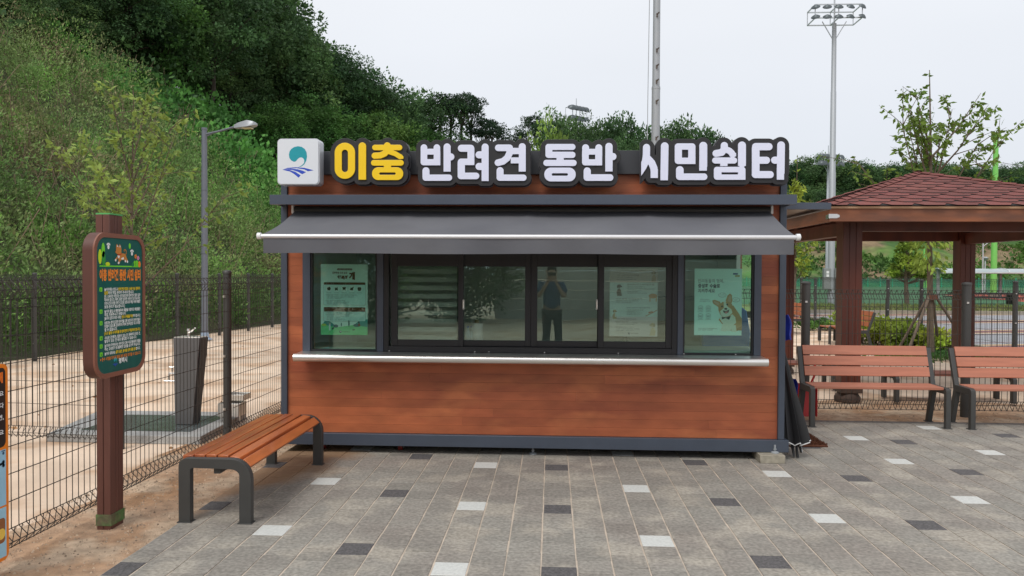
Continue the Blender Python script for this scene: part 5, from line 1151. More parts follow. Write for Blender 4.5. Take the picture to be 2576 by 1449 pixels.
shm = mat('red_brown_asphalt_shingle', (.185, .060, .050), .95, 0, .3, 120., island=.18, bump=.5, bscale=200, col2=(.17, .050, .045), c2scale=1.5)
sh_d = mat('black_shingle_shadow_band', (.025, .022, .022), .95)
mb = MB(); mb.m = 0
def roof_face(p0, p1, ap, overs=.03):
    p0 = Vector(p0); p1 = Vector(p1); ap = Vector(ap); mid = (p0+p1)/2; U = (p1-p0).normalized(); Ln = (p1-p0).length; Vv = (ap-mid); Hh = Vv.length; Vv.normalize(); Nn = U.cross(Vv).normalized()
    if Nn.z < 0: Nn = -Nn
    rows = 12; rh = Hh/rows; tw = .38
    mb.m = 1; mb.arr([p0, p1, ap], [(0, 1, 2)])
    for r in range(rows+1):
        y = r*rh-overs*(r == 0)*.5; off = (r % 2)*tw/2
        def half(yy): return max(.02, Ln/2*(1-yy/Hh))
        n_ = int(half(y)/tw)+2
        for i in range(-n_, n_+1):
            xc = i*tw+off; hw = tw/2-.002; bw2 = tw*.30
            pts = [(xc-bw2, y-.012), (xc+bw2, y-.012), (xc+hw, y+rh*.55), (xc+hw, y+rh*1.25), (xc-hw, y+rh*1.25), (xc-hw, y+rh*.55)]
            cl = [(max(-half(max(b, 0)), min(half(max(b, 0)), a)), min(b, Hh)) for a, b in pts]
            if max(a for a, b in cl)-min(a for a, b in cl) < .03: continue
            W = [mid+U*a+Vv*b+Nn*(.012-.009*(b-y)/(rh*1.25)) for a, b in cl]; Bm = [w_-Nn*.004 for w_ in W[:2]]
            mb.m = 0; mb.arr(W, [(0, 1, 2, 3, 4, 5)])
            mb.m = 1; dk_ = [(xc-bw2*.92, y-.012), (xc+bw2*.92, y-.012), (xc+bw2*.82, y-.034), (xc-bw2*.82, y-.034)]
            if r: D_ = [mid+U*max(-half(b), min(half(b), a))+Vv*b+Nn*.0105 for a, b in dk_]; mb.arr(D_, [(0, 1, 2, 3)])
zt_ = ZE1+.006; ov = .04
K = [(EX0-ov, EY0-ov, zt_), (EX1+ov, EY0-ov, zt_), (EX1+ov, EY1+ov, zt_), (EX0-ov, EY1+ov, zt_)]; ap = (AX, AY, AZ)
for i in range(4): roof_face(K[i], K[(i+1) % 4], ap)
for i in range(4):          # hip caps
    a = Vector(K[i]); b = Vector(ap); n_ = 16; mb.m = 0
    for k in range(n_):
        p = a.lerp(b, k/n_); q = a.lerp(b, (k+1.25)/n_); d = (q-p).normalized(); s_ = d.cross(Vector((0, 0, 1))).normalized()*.075; u_ = Vector((0, 0, .02))
        mb.arr([p+s_+u_*.3, p+u_*1.8, p-s_+u_*.3, q+s_+u_*-.2, q+u_*1.0, q-s_+u_*-.2], [(0, 1, 4, 3), (1, 2, 5, 4)])
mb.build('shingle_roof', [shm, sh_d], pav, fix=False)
mb = MB(); q = PY(2086, 542, EY0-.003)
mb.prism([(-.012, -.026), (.09, -.026), (.095, -.018), (.11, -.018), (.12, 0), (.11, .018), (.095, .018), (.09, .026), (-.012, .026)], (EX0, EY0-.004, 2.32), (1, 0, 0), (0, 0, 1), (0, .0035, 0)); mb.box((EX0-.004, EY0-.003, 2.289), (EX0-.0005, EY0+.12, 2.341)); mb.build('corner_bracket', M['steeltrim'], pav)

# ================================================================== odds and ends beside the kiosk
um = thing('folded_umbrella', 'folded black umbrella with white trim leaning on the right side of the kiosk', 'umbrella', (2.12, 6.83, .003)); V = []; F = []; nn = 32
top = Vector((2.045, 6.98, 1.02)); bot = Vector((2.14, 6.83, .14)); rad_ = [(0, .012), (.25, .035), (.55, .06), (.85, .085), (1.0, .092)]
for j, (t_, r_) in enumerate(rad_):
    c_ = top.lerp(bot, t_)
    for k in range(nn):
        a = 2*math.pi*k/nn; rr = r_*(1+.38*math.cos(8*a)*(t_+.1)); V.append((c_.x+rr*math.cos(a), c_.y+rr*math.sin(a), c_.z+.02*math.cos(8*a)*t_))
for j in range(4):
    for k in range(nn): F.append((j*nn+k, j*nn+(k+1) % nn, (j+1)*nn+(k+1) % nn, (j+1)*nn+k))
cn = MB().arr(V, F).build('canopy', M['black'], um, smooth=True)
mb = MB(); 
for k in range(0, nn): a = V[4*nn+k]; b = V[4*nn+(k+1) % nn]; mb.bar(a, b, .006, .008)
mb.build('white_trim', M['white'], um)
mb = MB(); mb.tube([(2.14, 6.83, .2), (2.15, 6.82, .06), (2.155, 6.81, .01)], .012, 8); mb.tube([(2.11, 6.85, .16), (2.12, 6.80, .02)], [.02, .008], 7); mb.tube([(2.17, 6.84, .16), (2.19, 6.83, .05)], [.02, .008], 7); mb.build('handle', M['black'], um, smooth=True)
um2 = thing('folded_umbrella', 'smaller dark folded umbrella tucked behind the white trimmed one', 'umbrella', (2.2, 7.05, .003)); V = []; F = []
top = Vector((2.05, 7.2, .9)); bot = Vector((2.24, 7.06, .12))
for j, (t_, r_) in enumerate(rad_):
    c_ = top.lerp(bot, t_)
    for k in range(nn): a = 2*math.pi*k/nn; rr = r_*.7*(1+.35*math.cos(7*a)*(t_+.1)); V.append((c_.x+rr*math.cos(a), c_.y+rr*math.sin(a), c_.z))
for j in range(4):
    for k in range(nn): F.append((j*nn+k, j*nn+(k+1) % nn, (j+1)*nn+(k+1) % nn, (j+1)*nn+k))
MB().arr(V, F).build('canopy', mat('dark_slate_umbrella', (.03, .03, .036), .7), um2, smooth=True); MB().tube([(2.235, 7.06, .2), (2.26, 7.04, .004)], .01, 8).build('shaft', M['steeltrim'], um2)
rng = np.random.default_rng(5)
dmt = thing('doormat', 'shaggy brown doormat with ridged pattern beside the umbrellas', 'doormat', (2.3, 7.6, .003))
matb = mat('brown_coir_doormat', (.13, .045, .022), .95, 0, .3, 60., bump=1., bscale=200)
MB().box((2.08, 7.26, .004), (2.575, 7.98, .022)).build('backing', matb, dmt, bevel=.006)
P_ = np.stack([rng.uniform(2.085, 2.57, 9000), rng.uniform(7.265, 7.975, 9000), np.full(9000, .021)], 1); keep = (np.floor((P_[:, 0]+P_[:, 1]*.6)/.05) % 3 != 0) | (P_[:, 0] > 2.50) | (P_[:, 1] < 7.34)
P_ = P_[keep]; Dd = rng.normal(size=P_.shape)*.5; Dd[:, 2] = 1; V, F = leaf_quads(P_, Dd, .018*(.7+.6*rng.random(len(P_))), rng, .3); np_mesh('pile', V-np.array(dmt.location), F, matb, dmt)
sv = thing('plastic_shovel', 'red plastic shovel standing behind the left end of the pink bench', 'shovel', (2.9, 8.82, 0)); redm = mat('red_plastic', (.55, .015, .02), .35, 0, .05)
mb = MB(); V = []; F = []
for j in range(7):
    for i in range(7):
        u = i/6; v = j/6; V.append((2.74+.25*u+.02*v*(1-2*(1-u)), 8.84-.035*math.cos((u-.5)*3)*(1-.4*v)+.03*v, .01+.37*v))
for j in range(6):
    for i in range(6): a = j*7+i; F.append((a, a+1, a+8, a+7))
n0 = len(V); mb.arr(V+[(x, y+.006, z) for x, y, z in V], F+[tuple(q+n0 for q in f_[::-1]) for f_ in F]); mb.box((2.735, 8.80, .01), (2.745, 8.87, .36)); mb.box((2.985, 8.80, .01), (2.995, 8.87, .36)); mb.build('blade', redm, sv, smooth=True)
mb = MB(); mb.tube([(2.93, 8.87, .35), (2.99, 8.91, .45), (3.01, 8.93, .62)], .012, 8); mb.build('handle', redm, sv, smooth=True)
def pleat(name, label, cat, x0, x1, y, z0, z1, m):
    V = []; F = []; n_ = 14
    for j in range(6):
        for i in range(n_+1):
            u = i/n_; v = j/5; V.append((x0+(x1-x0)*u*(.75+.25*v+.08*math.sin(v*5)), y+.02*math.sin(u*19+v), z1-(z1-z0)*v+.015*math.sin(u*9)*v))
    for j in range(5):
        for i in range(n_): a = j*(n_+1)+i; F.append((a, a+1, a+n_+2, a+n_+1))
    n0 = len(V); o = MB().arr(V+[(a, b+.02, c) for a, b, c in V], F+[tuple(q+n0 for q in f_[::-1]) for f_ in F]).build(name, m, smooth=True); return tag(o, label, cat)
bluem = mat('royal_blue_nylon', (.012, .03, .30), .6, 0, .2, 12.)
jk = pleat('hanging_cloth', 'royal blue cloth hanging from the right side of the kiosk', 'cloth', 2.012, 2.215, 7.15, 1.0, 1.24, bluem)
mb = MB(); mb.tube([(2.05, 7.13, 1.2), (2.075, 7.125, 1.22), (2.08, 7.125, 1.16), (2.06, 7.125, 1.13)], .006, 6); mb.build('white_clip', M['white'], jk, smooth=True, local=True)
pleat('blue_bag', 'crumpled blue bag behind the left frame of the pink bench', 'bag', 2.62, 2.78, 8.75, .26, .44, bluem)

# ================================================================== poles and lights
def flood_tower(label, x, y, H, base_z, pole_r, fw=1.25, fh=.62, turn=0., group='sports floodlight towers', ls=1.25):
    r = thing('floodlight_tower', label, 'floodlight', (x, y, base_z), turn, group)
    mb = MB(); mb.tube([(0, 0, 0), (0, 0, H*.45), (0, 0, H*.451), (0, 0, H*.72), (0, 0, H*.721), (0, 0, H-fh-.1)], [pole_r*1.1, pole_r, pole_r*.93, pole_r*.85, pole_r*.78, pole_r*.68], 12); mb.build('pole', M['galv'], r, local=True, smooth=True)
    mb = MB(); z0 = H-fh; d = .55
    for z in (z0, H):
        for yy in (-d, d): mb.bar((-fw, yy, z), (fw, yy, z), .045, .05)
        for xx in (-fw, 0, fw): mb.bar((xx, -d, z), (xx, d, z), .045, .045)
    for xx in (-fw, 0, fw):
        for yy in (-d, d): mb.bar((xx, yy, z0), (xx, yy, H), .035, .035)
    mb.bar((0, 0, H-fh-.4), (0, 0, H+1.1), .06, .06)
    for sx_ in (-1, 1): mb.bar((sx_*fw*.52, 0, z0), (sx_*.06, 0, z0-.85), .035, .035)
    mb.build('platform_frame', mat('pale_galvanised_frame', (.5, .53, .56), .4, .4, .05), r, local=True)
    for zz in (z0+.10, H-.06):
        for i in range(5):
            xx = -fw*1.0+i*fw*.5; a = (i-2)*.25; mb = MB(); mb.lathe([(.05, .10), (.10, .06), (.17, -.02), (.18, -.04)], (0, 0, 0), 14)
            o = mb.build('lamp', mat('dark_floodlight_shell', (.10, .12, .13), .4, .4, .05), r, local=True, smooth=True); o.scale = (ls*1.25, ls, ls*.8); o.location = (xx, -d-.05, zz-.05); o.rotation_euler = (rad(48), 0, a)
    return r
tp = G(2090, 765, ZP+.06)
flood_tower('tallest floodlight tower rising behind the pavilion with two grey control boxes', tp.x, tp.y, 14.1, ZP, .15, 1.08, .62, ls=.95)
bx_ = thing('control_box', 'grey electric control box strapped on the left side of the tall floodlight pole', 'box', (tp.x-.24, tp.y-.1, .2), 0, 'floodlight control boxes')
MB().box((-.17, -.12, .75), (.14, .12, 1.75)).build('cabinet', M['lampgrey'] and mat('grey_control_cabinet', (.26, .28, .28), .5, .2), bx_, local=True, bevel=.01); mb = MB(); mb.box((-.06, -.13, 1.5), (.06, -.122, 1.62)); mb.box((-.06, -.13, 1.34), (.06, -.122, 1.46)); mb.build('warning_label', M['white'], bx_, local=True)
b2_ = dup(bx_, (tp.x+.30, tp.y-.1, .2), 0, 'grey electric control box strapped on the right side of the tall floodlight pole')
for o_ in (bx_, b2_): pass
q = PY(2080, 690, 84); flood_tower('smaller distant floodlight tower partly hidden behind the tallest tower pole', q.x, 84, 14.2, ZP, .16, 1.3, .9, .4, ls=2.2)
q = PY(1447, 690, 88); flood_tower('small distant floodlight tower above the middle of the letter sign', q.x, 88, 20.3, ZP, .2, 1.15, 1.3, .75, ls=2.6)
mast = thing('steel_mast', 'thick galvanised mast with bolts rising behind the kiosk sign', 'mast', (3.82, 29, 0))
mb = MB(); mb.tube([(3.82, 29, 0), (3.83, 29, 8.6), (3.83, 29, 8.61), (3.84, 29, 17)], [.17, .155, .14, .12], 20); mb.tube([(3.83, 29, 8.5), (3.83, 29, 8.56)], .162, 20); mb.build('pole', M['galv'], mast, smooth=True)
for z in (6.65, 8.0, 8.75, 9.3, 9.9, 11.2): mb = MB(); mb.cbox((3.83, 28.84, z), (.06, .08, .12)); mb.tube([(3.83, 28.81, z+.02), (3.89, 28.72, z+.06)], .028, 6); mb.build('bolt_lug', mat('rusty_lug', (.12, .10, .09), .6), mast)
mb = MB(); mb.tube([(3.50, 28.9, 0), (3.52, 28.9, 8), (3.60, 28.95, 16.8)], .014, 5); mb.build('cable', M['galv'], mast)

def green_pole(label, x, y, H, r_, cap=True, ft=True):
    r = thing('green_pole', label, 'pole', (x, y, ZP), 0, 'bright green sports field poles'); mb = MB(); mb.tube([(0, 0, .35 if ft else 0), (0, 0, H)], [r_, r_*.8], 16); mb.build('shaft', M['green_paint'], r, local=True, smooth=True)
    if cap: MB().box((-r_*1.1, -r_*1.1, H), (r_*1.1, r_*1.1, H+.05)).build('cap_plate', M['green_paint'], r, local=True)
    if ft: MB().lathe([(r_*1.5, 0), (r_*1.5, .3), (r_*1.2, .36)], n=16).build('collar', M['concrete'], r, local=True, smooth=True)
    return r
q = G(2499, 750, ZP); gp = green_pole('thick bright green pole with cap plate at the far right', q.x, q.y, PY(2511, 340, q.y).z-ZP, .19)
mb = MB(); z = 8.9
mb.tube([(0, 0, z), (14, 3, z-1.6)], .014, 4); mb.tube([(0, -.1, z-.9), (5, 0, 3)], .012, 4); mb.build('stay_wire', M['wire'], gp, local=True)
for i, px in enumerate((2324, 2331)): q = PY(px, 690, 92); green_pole(['thin light green goal post at the far field edge, left of the pair', 'thin light green goal post at the far field edge, right of the pair'][i], q.x, 92, (4.6, 3.6)[i], .09, False, False)
def small_lamp(label, px, Y, H, arm):
    q = PY(px, 690, Y); r = thing('park_lamp', label, 'street lamp', (q.x, Y, ZP), 0, 'small lamps by the sports field'); mb = MB(); mb.tube([(0, 0, 0), (0, 0, H)], .06, 8)
    if arm: mb.tube([(0, 0, H-.25), (.5, 0, H+.15), (1.1, 0, H+.25)], .035, 6)
    mb.build('pole', mat('pale_lamp_pole', (.45, .47, .48), .5), r, local=True, smooth=True)
    mb = MB(); mb.box((1.0, -.1, H+.2), (1.5, .1, H+.3)) if arm else mb.lathe([(.05, 0), (.25, .22), (.25, .26), (.08, .36)], (0, 0, H), 12); mb.build('lamp_head', mat('grey_lamp_head', (.3, .32, .33), .4), r, local=True); return r
small_lamp('curved arm park lamp beside the thick green pole', 2472, 62, 4.0, True); small_lamp('short park lamp with round head between the curved lamp and the green pole', 2478, 70, 2.8, False)

# shelter canopy
shl = thing('bench_shelter', 'long low shelter with arched translucent roof beside the running track', 'shelter', (28, 48, ZP)); sY = 47.
x0_, x1_ = PY(2372, 690, sY).x, PY(2576, 690, sY).x+7; zr = PY(2480, 686, sY).z
V = []; F = []; nx_ = 10
for j in range(9):
    a = math.pi*j/8
    for i in range(nx_+1): V.append((x0_+(x1_-x0_)*i/nx_, sY+1.0-1.0*math.cos(a), zr+.03+.22*math.sin(a)))
for j in range(8):
    for i in range(nx_): a = j*(nx_+1)+i; F.append((a, a+1, a+nx_+2, a+nx_+1))
MB().arr(V, F).build('arched_roof', mat('translucent_shelter_roof', (.36, .41, .43), .3, 0, .1, 1.), shl, smooth=True, fix=False)
mb = MB(); mb.bar((x0_, sY, zr), (x1_, sY, zr), .06, .07); mb.bar((x0_, sY+2, zr), (x1_, sY+2, zr), .08, .12); mb.build('eave_rail', mat('white_shelter_rail', (.6, .62, .62), .4), shl)
x = x0_+.2
while x < x1_:
    MB().box((x-.07, sY+.9, ZP), (x+.07, sY+1.04, zr+.3)).build('shelter_post', mat('grey_shelter_post', (.3, .31, .31), .5), shl); mb = MB()
    for j in range(6): a = math.pi*j/6; b = math.pi*(j+1)/6; mb.bar((x, sY+1-math.cos(a), zr+.04+.23*math.sin(a)), (x, sY+1-math.cos(b), zr+.04+.23*math.sin(b)), .05, .04)
    mb.build('roof_rib', mat('white_shelter_rail', (.6, .62, .62), .4), shl); x += 3.65
pt_ = thing('picnic_table', 'dark low table with benches in front of the running track', 'table', (PY(2480, 690, 39).x, 39, ZP+.06)); mb = MB(); mb.box((-1.6, -.4, .5), (1.6, .4, .56)); mb.build('tabletop', M['black'], pt_, local=True); mb = MB()
for x in (-1.2, 1.2): mb.box((x-.05, -.3, 0), (x+.05, .3, .499))
mb.box((-1.6, -.9, .32), (1.6, -.65, .36)); mb.box((-1.6, .65, .32), (1.6, .9, .36)); mb.build('table_frame', M['black'], pt_, local=True)
bol = thing('white_bollard', 'white marker post standing on the turf behind the staked tree', 'bollard', (PY(2337, 690, 34).x, 34, ZP+.05)); MB().lathe([(.09, 0), (.05, .05), (.04, .7), (.05, .75)], n=10).build('post', M['white'], bol, local=True, smooth=True); MB().lathe([(.14, 0), (.14, .03)], n=12).build('base', M['white'], bol, local=True)
# green mesh barrier at the far field edge
gfx = np.arange(18, 130, 1.45); ZF = .24
gf = thing('green_barrier', 'long low teal green mesh barrier along the foot of the far embankment', 'fence', (60, 95.5, ZF))
netm = bpy.data.materials.new('teal_net'); netm.use_nodes = True; t = netm.node_tree; bs = t.nodes['Principled BSDF']; bs.inputs['Base Color'].default_value = (.03, .26, .16, 1); tr = t.nodes.new('ShaderNodeBsdfTransparent'); ms = t.nodes.new('ShaderNodeMixShader'); ms.inputs[0].default_value = .5; t.links.new(tr.outputs[0], ms.inputs[1]); t.links.new(bs.outputs[0], ms.inputs[2]); t.links.new(ms.outputs[0], t.nodes['Material Output'].inputs[0])
MB().box((18, 95.49, .02+ZF), (130, 95.5, 1.22)).build('net', netm, gf)
vis = [x for x in gfx][:100]
for x in vis: MB().box((x-.05, 95.4, ZF-.05), (x+.05, 95.485, 1.42)).build('post', M['greenmesh_post'], gf)

# ================================================================== vegetation: young trees
sapling('young_tree', 'sparse young tree with yellow green leaves behind the notice board', (-6.97, 12.3, 0), 4.95, 2.1, 21, leafm('soft_green_young_leaves', (.20, .30, .07), (.14, .23, .05)), nbranch=14, fork=.24, leaf=.11, sub=6, nl=9, trunk_r=.04, group=None)
st_ = sapling('young_tree', 'young tree with wooden stakes behind the right fence beside the pavilion', (7.69, 16.0, 0), 6.15, 1.95, 8, M['leaf_young'], nbranch=15, fork=.36, leaf=.12, sub=6, nl=10, trunk_r=.062)
tb = MB()
rng = np.random.default_rng(4)
P_ = []; D_ = []
for i in range(420):
    z = rng.uniform(1.7, 3.3); a = rng.random()*6.28; r_ = .05+.33*rng.random()**.7*(1 if z > 2.1 else .7); P_.append((r_*math.cos(a)-.05, r_*math.sin(a), z)); D_.append((math.cos(a)*.5, math.sin(a)*.5, -.7))
V, F = leaf_quads(np.array(P_), np.array(D_)+rng.normal(size=(420, 3))*.3, .15*(.6+.6*rng.random(420)), rng, .5); np_mesh('stem_leaves', V, F, M['leaf_young'], st_)
stk = thing('tree_stakes', 'three leaning wooden stakes tied around the young tree trunk', 'stakes', (7.69, 16.0, 0)); sw = mat('weathered_stake_wood', (.16, .12, .09), .9, 0, .3, 8.)
for p in ((7.30, 16.7), (8.25, 16.8), (8.75, 16.4), (6.95, 15.5)): MB().tube([(p[0], p[1], -.05), (7.69+(p[0]-7.69)*.07, 16+(p[1]-16)*.07, 1.22)], .028, 8).build('stake', sw, stk, smooth=True)
MB().tube([(7.69, 15.93, 1.12), (7.69, 15.93, 1.22)], .085, 10).build('tie', mat('rope_tie', (.12, .05, .03), .9), stk)
sapling('young_tree', 'slim yellow green young tree just right of the kiosk sign', (8.6, 27.8, 0), 6.3, 1.15, 33, M['leaf_yellow'], nbranch=18, fork=.22, leaf=.16, sub=5, nl=9, trunk_r=.05, droop=.6)
cn_ = make_tree('small_conifer', 5, 3.5, 1.35, .95, M['leaf_yellow'], M['bark'], nclump=42, nleaf=90, leaf=.13, flat=.35, rc=.26, trunk_r=.10, shape='cone'); q = G(2283, 767, .24); cn_.location = (q.x, q.y, .24); cn_['label'] = 'small layered yellow green conifer on the grass verge beyond the plaza'
# bushes
def bush(label, x, y, w_, h, seed, m, leaf=.09, n=36, nl=55, group=None):
    rng = np.random.default_rng(seed); r = thing('bush', label, 'bush', (x, y, 0), 0, group); C = rng.uniform(-1, 1, (n, 3)); C[:, 0] *= w_*.8; C[:, 1] *= w_*.8; C[:, 2] = h*(.25+.5*rng.random(n)); V, F = clump_leaves(C, np.full(n, h*.33), nl, leaf, rng, .8, .6, .8); V[:, 2] = np.maximum(V[:, 2], .01)
    np_mesh('foliage', V, F, m, r, attr=TINT); tb = MB()
    for i in range(0, n, 3): tb.tube([(C[i, 0]*.5, C[i, 1]*.5, -.05), tuple(C[i])], [.012, .005], 4, caps=False)
    tb.build('stem', M['bark'], r, local=True); return r
bl_ = ['low yellow green bush nearest the staked tree', 'second yellow green bush left of the staked tree', 'third yellow green bush behind the orange bench end', 'rounded yellow green bush farthest back along the plaza fence', 'small yellow green bush between the fence posts', 'yellow green bush right behind the tree stakes']
for i, (x, y, w_, h) in enumerate(((7.75, 17.2, .42, .55), (7.6, 17.9, .45, .62), (7.6, 18.8, .5, .66), (7.75, 20.0, .5, .66), (8.0, 18.1, .35, .6), (8.1, 16.9, .35, .5))): bush(bl_[i], x, y, w_, h, 40+i, M['leaf_yellow'], group='yellow green bushes along the plaza fence')
bush('low dark green weeds behind the far orange bench', 7.9, 23.4, .6, .3, 61, M['leaf_mid'], .07)
# ground cover near the staked tree
rng = np.random.default_rng(9); n = 2600; P_ = np.stack([7.9+rng.normal(size=n)*.75, 15.9+rng.normal(size=n)*.55, np.zeros(n)], 1); Dd = rng.normal(size=(n, 3))*.8; Dd[:, 2] = .8; V, F = leaf_quads(P_, Dd, .10*(.5+.8*rng.random(n)), rng, .5); tag(np_mesh('ground_cover', V, F, M['leaf_mid']), 'low green weeds at the foot of the staked tree', 'weeds', kind='stuff')
# verge grass tufts on far grass strip + plaza edge
n = 9000; P_ = np.stack([rng.uniform(9, 30, n), rng.uniform(30, 36, n), np.full(n, .23)], 1); Dd = rng.normal(size=(n, 3))*.5; Dd[:, 2] = 1; V, F = leaf_quads(P_, Dd, .16*(.5+.8*rng.random(n)), rng, .25); tag(np_mesh('verge_grass_blades', V, F, mat('green_grass_blade', (.12, .19, .04), .8, 0, .2, .8, col2=(.2, .2, .07), c2scale=.4, island=.3)), 'rough grass blades on the strip before the sports field', 'grass', kind='stuff')
# pebbles and grit on the sand near the camera side
n = 5200; P_ = np.stack([rng.uniform(-3.4, -2.38, n), rng.uniform(2.6, 9.0, n), np.full(n, -.024)], 1); P2 = np.stack([rng.uniform(2.2, 8.2, 2500), rng.uniform(8.65, 10.2, 2500), np.full(2500, -.024)], 1); P_ = np.concatenate([P_, P2]); n = len(P_)
s_ = .003+.010*rng.random(n)**3; T_ = np.array([(1, 0, -.3), (-.5, .87, -.3), (-.5, -.87, -.3), (0, 0, .8)]); A2 = rng.random(n)*6.28; R_ = np.stack([np.stack([np.cos(A2), -np.sin(A2)], 1), np.stack([np.sin(A2), np.cos(A2)], 1)], 1)
Vp = np.einsum('nij,kj->nki', R_, T_[:, :2]*1.); Vp = np.concatenate([Vp, np.broadcast_to(T_[None, :, 2:3], (n, 4, 1))], 2)*s_[:, None, None]+P_[:, None, :]
b_ = np.arange(n)[:, None]*4; F = np.concatenate([b_+np.array([[0, 1, 3]]), b_+np.array([[1, 2, 3]]), b_+np.array([[2, 0, 3]])]); tag(np_mesh('gravel_grit', Vp.reshape(-1, 3), F, mat('sand_grit', (.42, .32, .23), .9, 0, .1, 3., island=.5)), 'loose grit and pebbles scattered on the sand verge', 'gravel', kind='stuff')

n = 60; P_ = np.stack([rng.uniform(-9, -3.2, n), rng.uniform(4, 24, n), np.full(n, -.022)], 1); Dd = rng.normal(size=(n, 3)); Dd[:, 2] *= .15; V, F = leaf_quads(P_, Dd, .035+.035*rng.random(n), rng, .6); tag(np_mesh('leaf_litter', V, F, mat('fallen_leaf', (.36, .20, .09), .9, 0, .2, 2., island=.5)), 'scattered dry fallen leaves on the sand of the dog park', 'fallen leaves', kind='stuff')
# ================================================================== hillside cover
rng = np.random.default_rng(12)
def hill_pts(n, x0, x1, y0, y1, cond):
    X = rng.uniform(x0, x1, n); Y = rng.uniform(y0, y1, n); d = -X-toe(Y); k = cond(X, Y, d); X, Y = X[k], Y[k]; return np.stack([X, Y, hill_h(X, Y)], 1)
vine_line = lambda X, Y, d: Y-31.5+.35*(d-7)+1.3*np.sin(X*.8)
shr = leafm('hillside_shrub_leaves', (.155, .275, .085), (.25, .235, .12), .12, .3, .22, .35, 0, (.185, .36, .08)); 
C = hill_pts(4300, -30, -7, 4, 38, lambda X, Y, d: (d > .55) & (d < 12.5) & (vine_line(X, Y, d) < 0))
C = C[:1900]; R = (.36+1.15*rng.random(len(C))**2)*(1+(C[:, 1]-15)*.012); C[:, 2] += R*.28; NZ = np.sin(C[:, 0]*1.25+1.1*np.sin(C[:, 1]*.9))*np.cos(C[:, 1]*1.15+.8*np.sin(C[:, 0]*1.4)); C[:, 2] += .42*NZ; 
V, F = clump_leaves(C, R, 300, .088, rng, .95, .38, 1.0, .9); mi = None; TINT = TINT*np.repeat(1+.2*NZ, 1200)  # plant patches follow the mounds: relief shade tinted in, dark hollows, pale crests
tag(np_mesh('hillside_shrubs', V, F, shr, attr=TINT), 'dense olive green bush clover covering the slope behind the dog park', 'shrubs', kind='stuff')
C = hill_pts(1500, -8.7-2.6, -7.2, 8, 30, lambda X, Y, d: (d > .18) & (d < 1.1)); R = .25+.3*rng.random(len(C)); V, F = clump_leaves(C, R, 90, .10, rng, 1.1, .4, 1.2, .5); tag(np_mesh('slope_foot_weeds', V, F, M['leaf_mid']), 'dark weeds growing just behind the far left fence', 'weeds', kind='stuff')
C = hill_pts(1500, -34, -4, 28, 62, lambda X, Y, d: (d > .5) & (d < 15) & (vine_line(X, Y, d) > -1.5) & (d*1.0 > (Y-30)*.12))
R = .5+1.1*rng.random(len(C))**1.6; C[:, 2] += R*.2; V, F = clump_leaves(C, R, 170, .19, rng, .7, .85, .9, .75); tag(np_mesh('vine_cover', V, F, M['leaf_vine'], attr=TINT), 'bright green broad leaved vines draped over the upper slope below the forest', 'vines', kind='stuff')
C = hill_pts(900, -48, -6, 22, 62, lambda X, Y, d: (d > 10.5) & (d < 24)); R = .8+1.3*rng.random(len(C)); V, F = clump_leaves(C, R, 70, .28, rng, .9, .6, .8, .7); tag(np_mesh('forest_undergrowth', V, F, M['leaf_dark'], attr=TINT), 'dark undergrowth on the forest floor at the top of the hill', 'undergrowth', kind='stuff')
# far embankment plants
C = np.stack([rng.uniform(10, 150, 2600), rng.uniform(98, 122, 2600), np.zeros(2600)], 1); C[:, 2] = bank_h(C[:, 0], C[:, 1]); kk = np.sin(C[:, 0]*.23)+np.sin(C[:, 1]*.4+C[:, 0]*.1) > -.5; C = C[kk]; V, F = clump_leaves(C, .5+.8*rng.random(len(C)), 34, .42, rng, .6, .6, .8); tag(np_mesh('embankment_scrub', V, F, leafm('embankment_scrub_leaves', (.05, .11, .03), (.09, .19, .035), .3, .2, .12)), 'green scrub covering the far embankment', 'shrubs', kind='stuff')

C = hill_pts(2600, -30, -7, 6, 36, lambda X, Y, d: (d > .8) & (d < 12)); n = len(C); D_ = rng.normal(size=(n, 3))*.25; D_[:, 2] = 1
V, F = bars_np(C+np.array([[0, 0, .1]]), C+D_*(.7+.9*rng.random((n, 1))), .009); tag(np_mesh('dry_stems', V, F, mat('dry_brown_stem', (.22, .16, .11), .9, 0, .3, 2.)), 'thin dry brown stems standing up out of the slope shrubs', 'stems', kind='stuff')
# ---- tree prototypes
PR = {}
PR['oak'] = [make_tree('broadleaf_tree', 3+i, 9.5, 2.2, 3.1, M['leaf_dark'], M['bark_dark'], 74, 170, .19, .75, .82, .17) for i in range(3)]
PR['mid'] = [make_tree('broadleaf_tree', 13+i, 8.0, 1.4, 2.8, M['leaf_mid'], M['bark_dark'], 80, 160, .19, .75, .78, .15) for i in range(2)]
PR['pine'] = [make_tree('pine_tree', 23+i, 15, 12.9, 2.0, M['leaf_pine'], M['bark_dark'], 14, 150, .17, .40, .62, .13, 'pine') for i in range(2)]
PR['far'] = [make_tree('broadleaf_tree', 33+i, 16.0, 4, 4.6, M['leaf_dark'], M['bark_dark'], 70, 190, .34, .75, 1.35, .25) for i in range(2)]
PR['small'] = [make_tree('broadleaf_tree', 43, 5.0, .8, 1.9, M['leaf_mid'], M['bark_dark'], 40, 140, .24, .8, .7, .08)]
used = {k: 0 for k in PR}; pH = {'oak': 9.5, 'mid': 8., 'pine': 15., 'far': 16., 'small': 5.}
rt = random.Random(21)
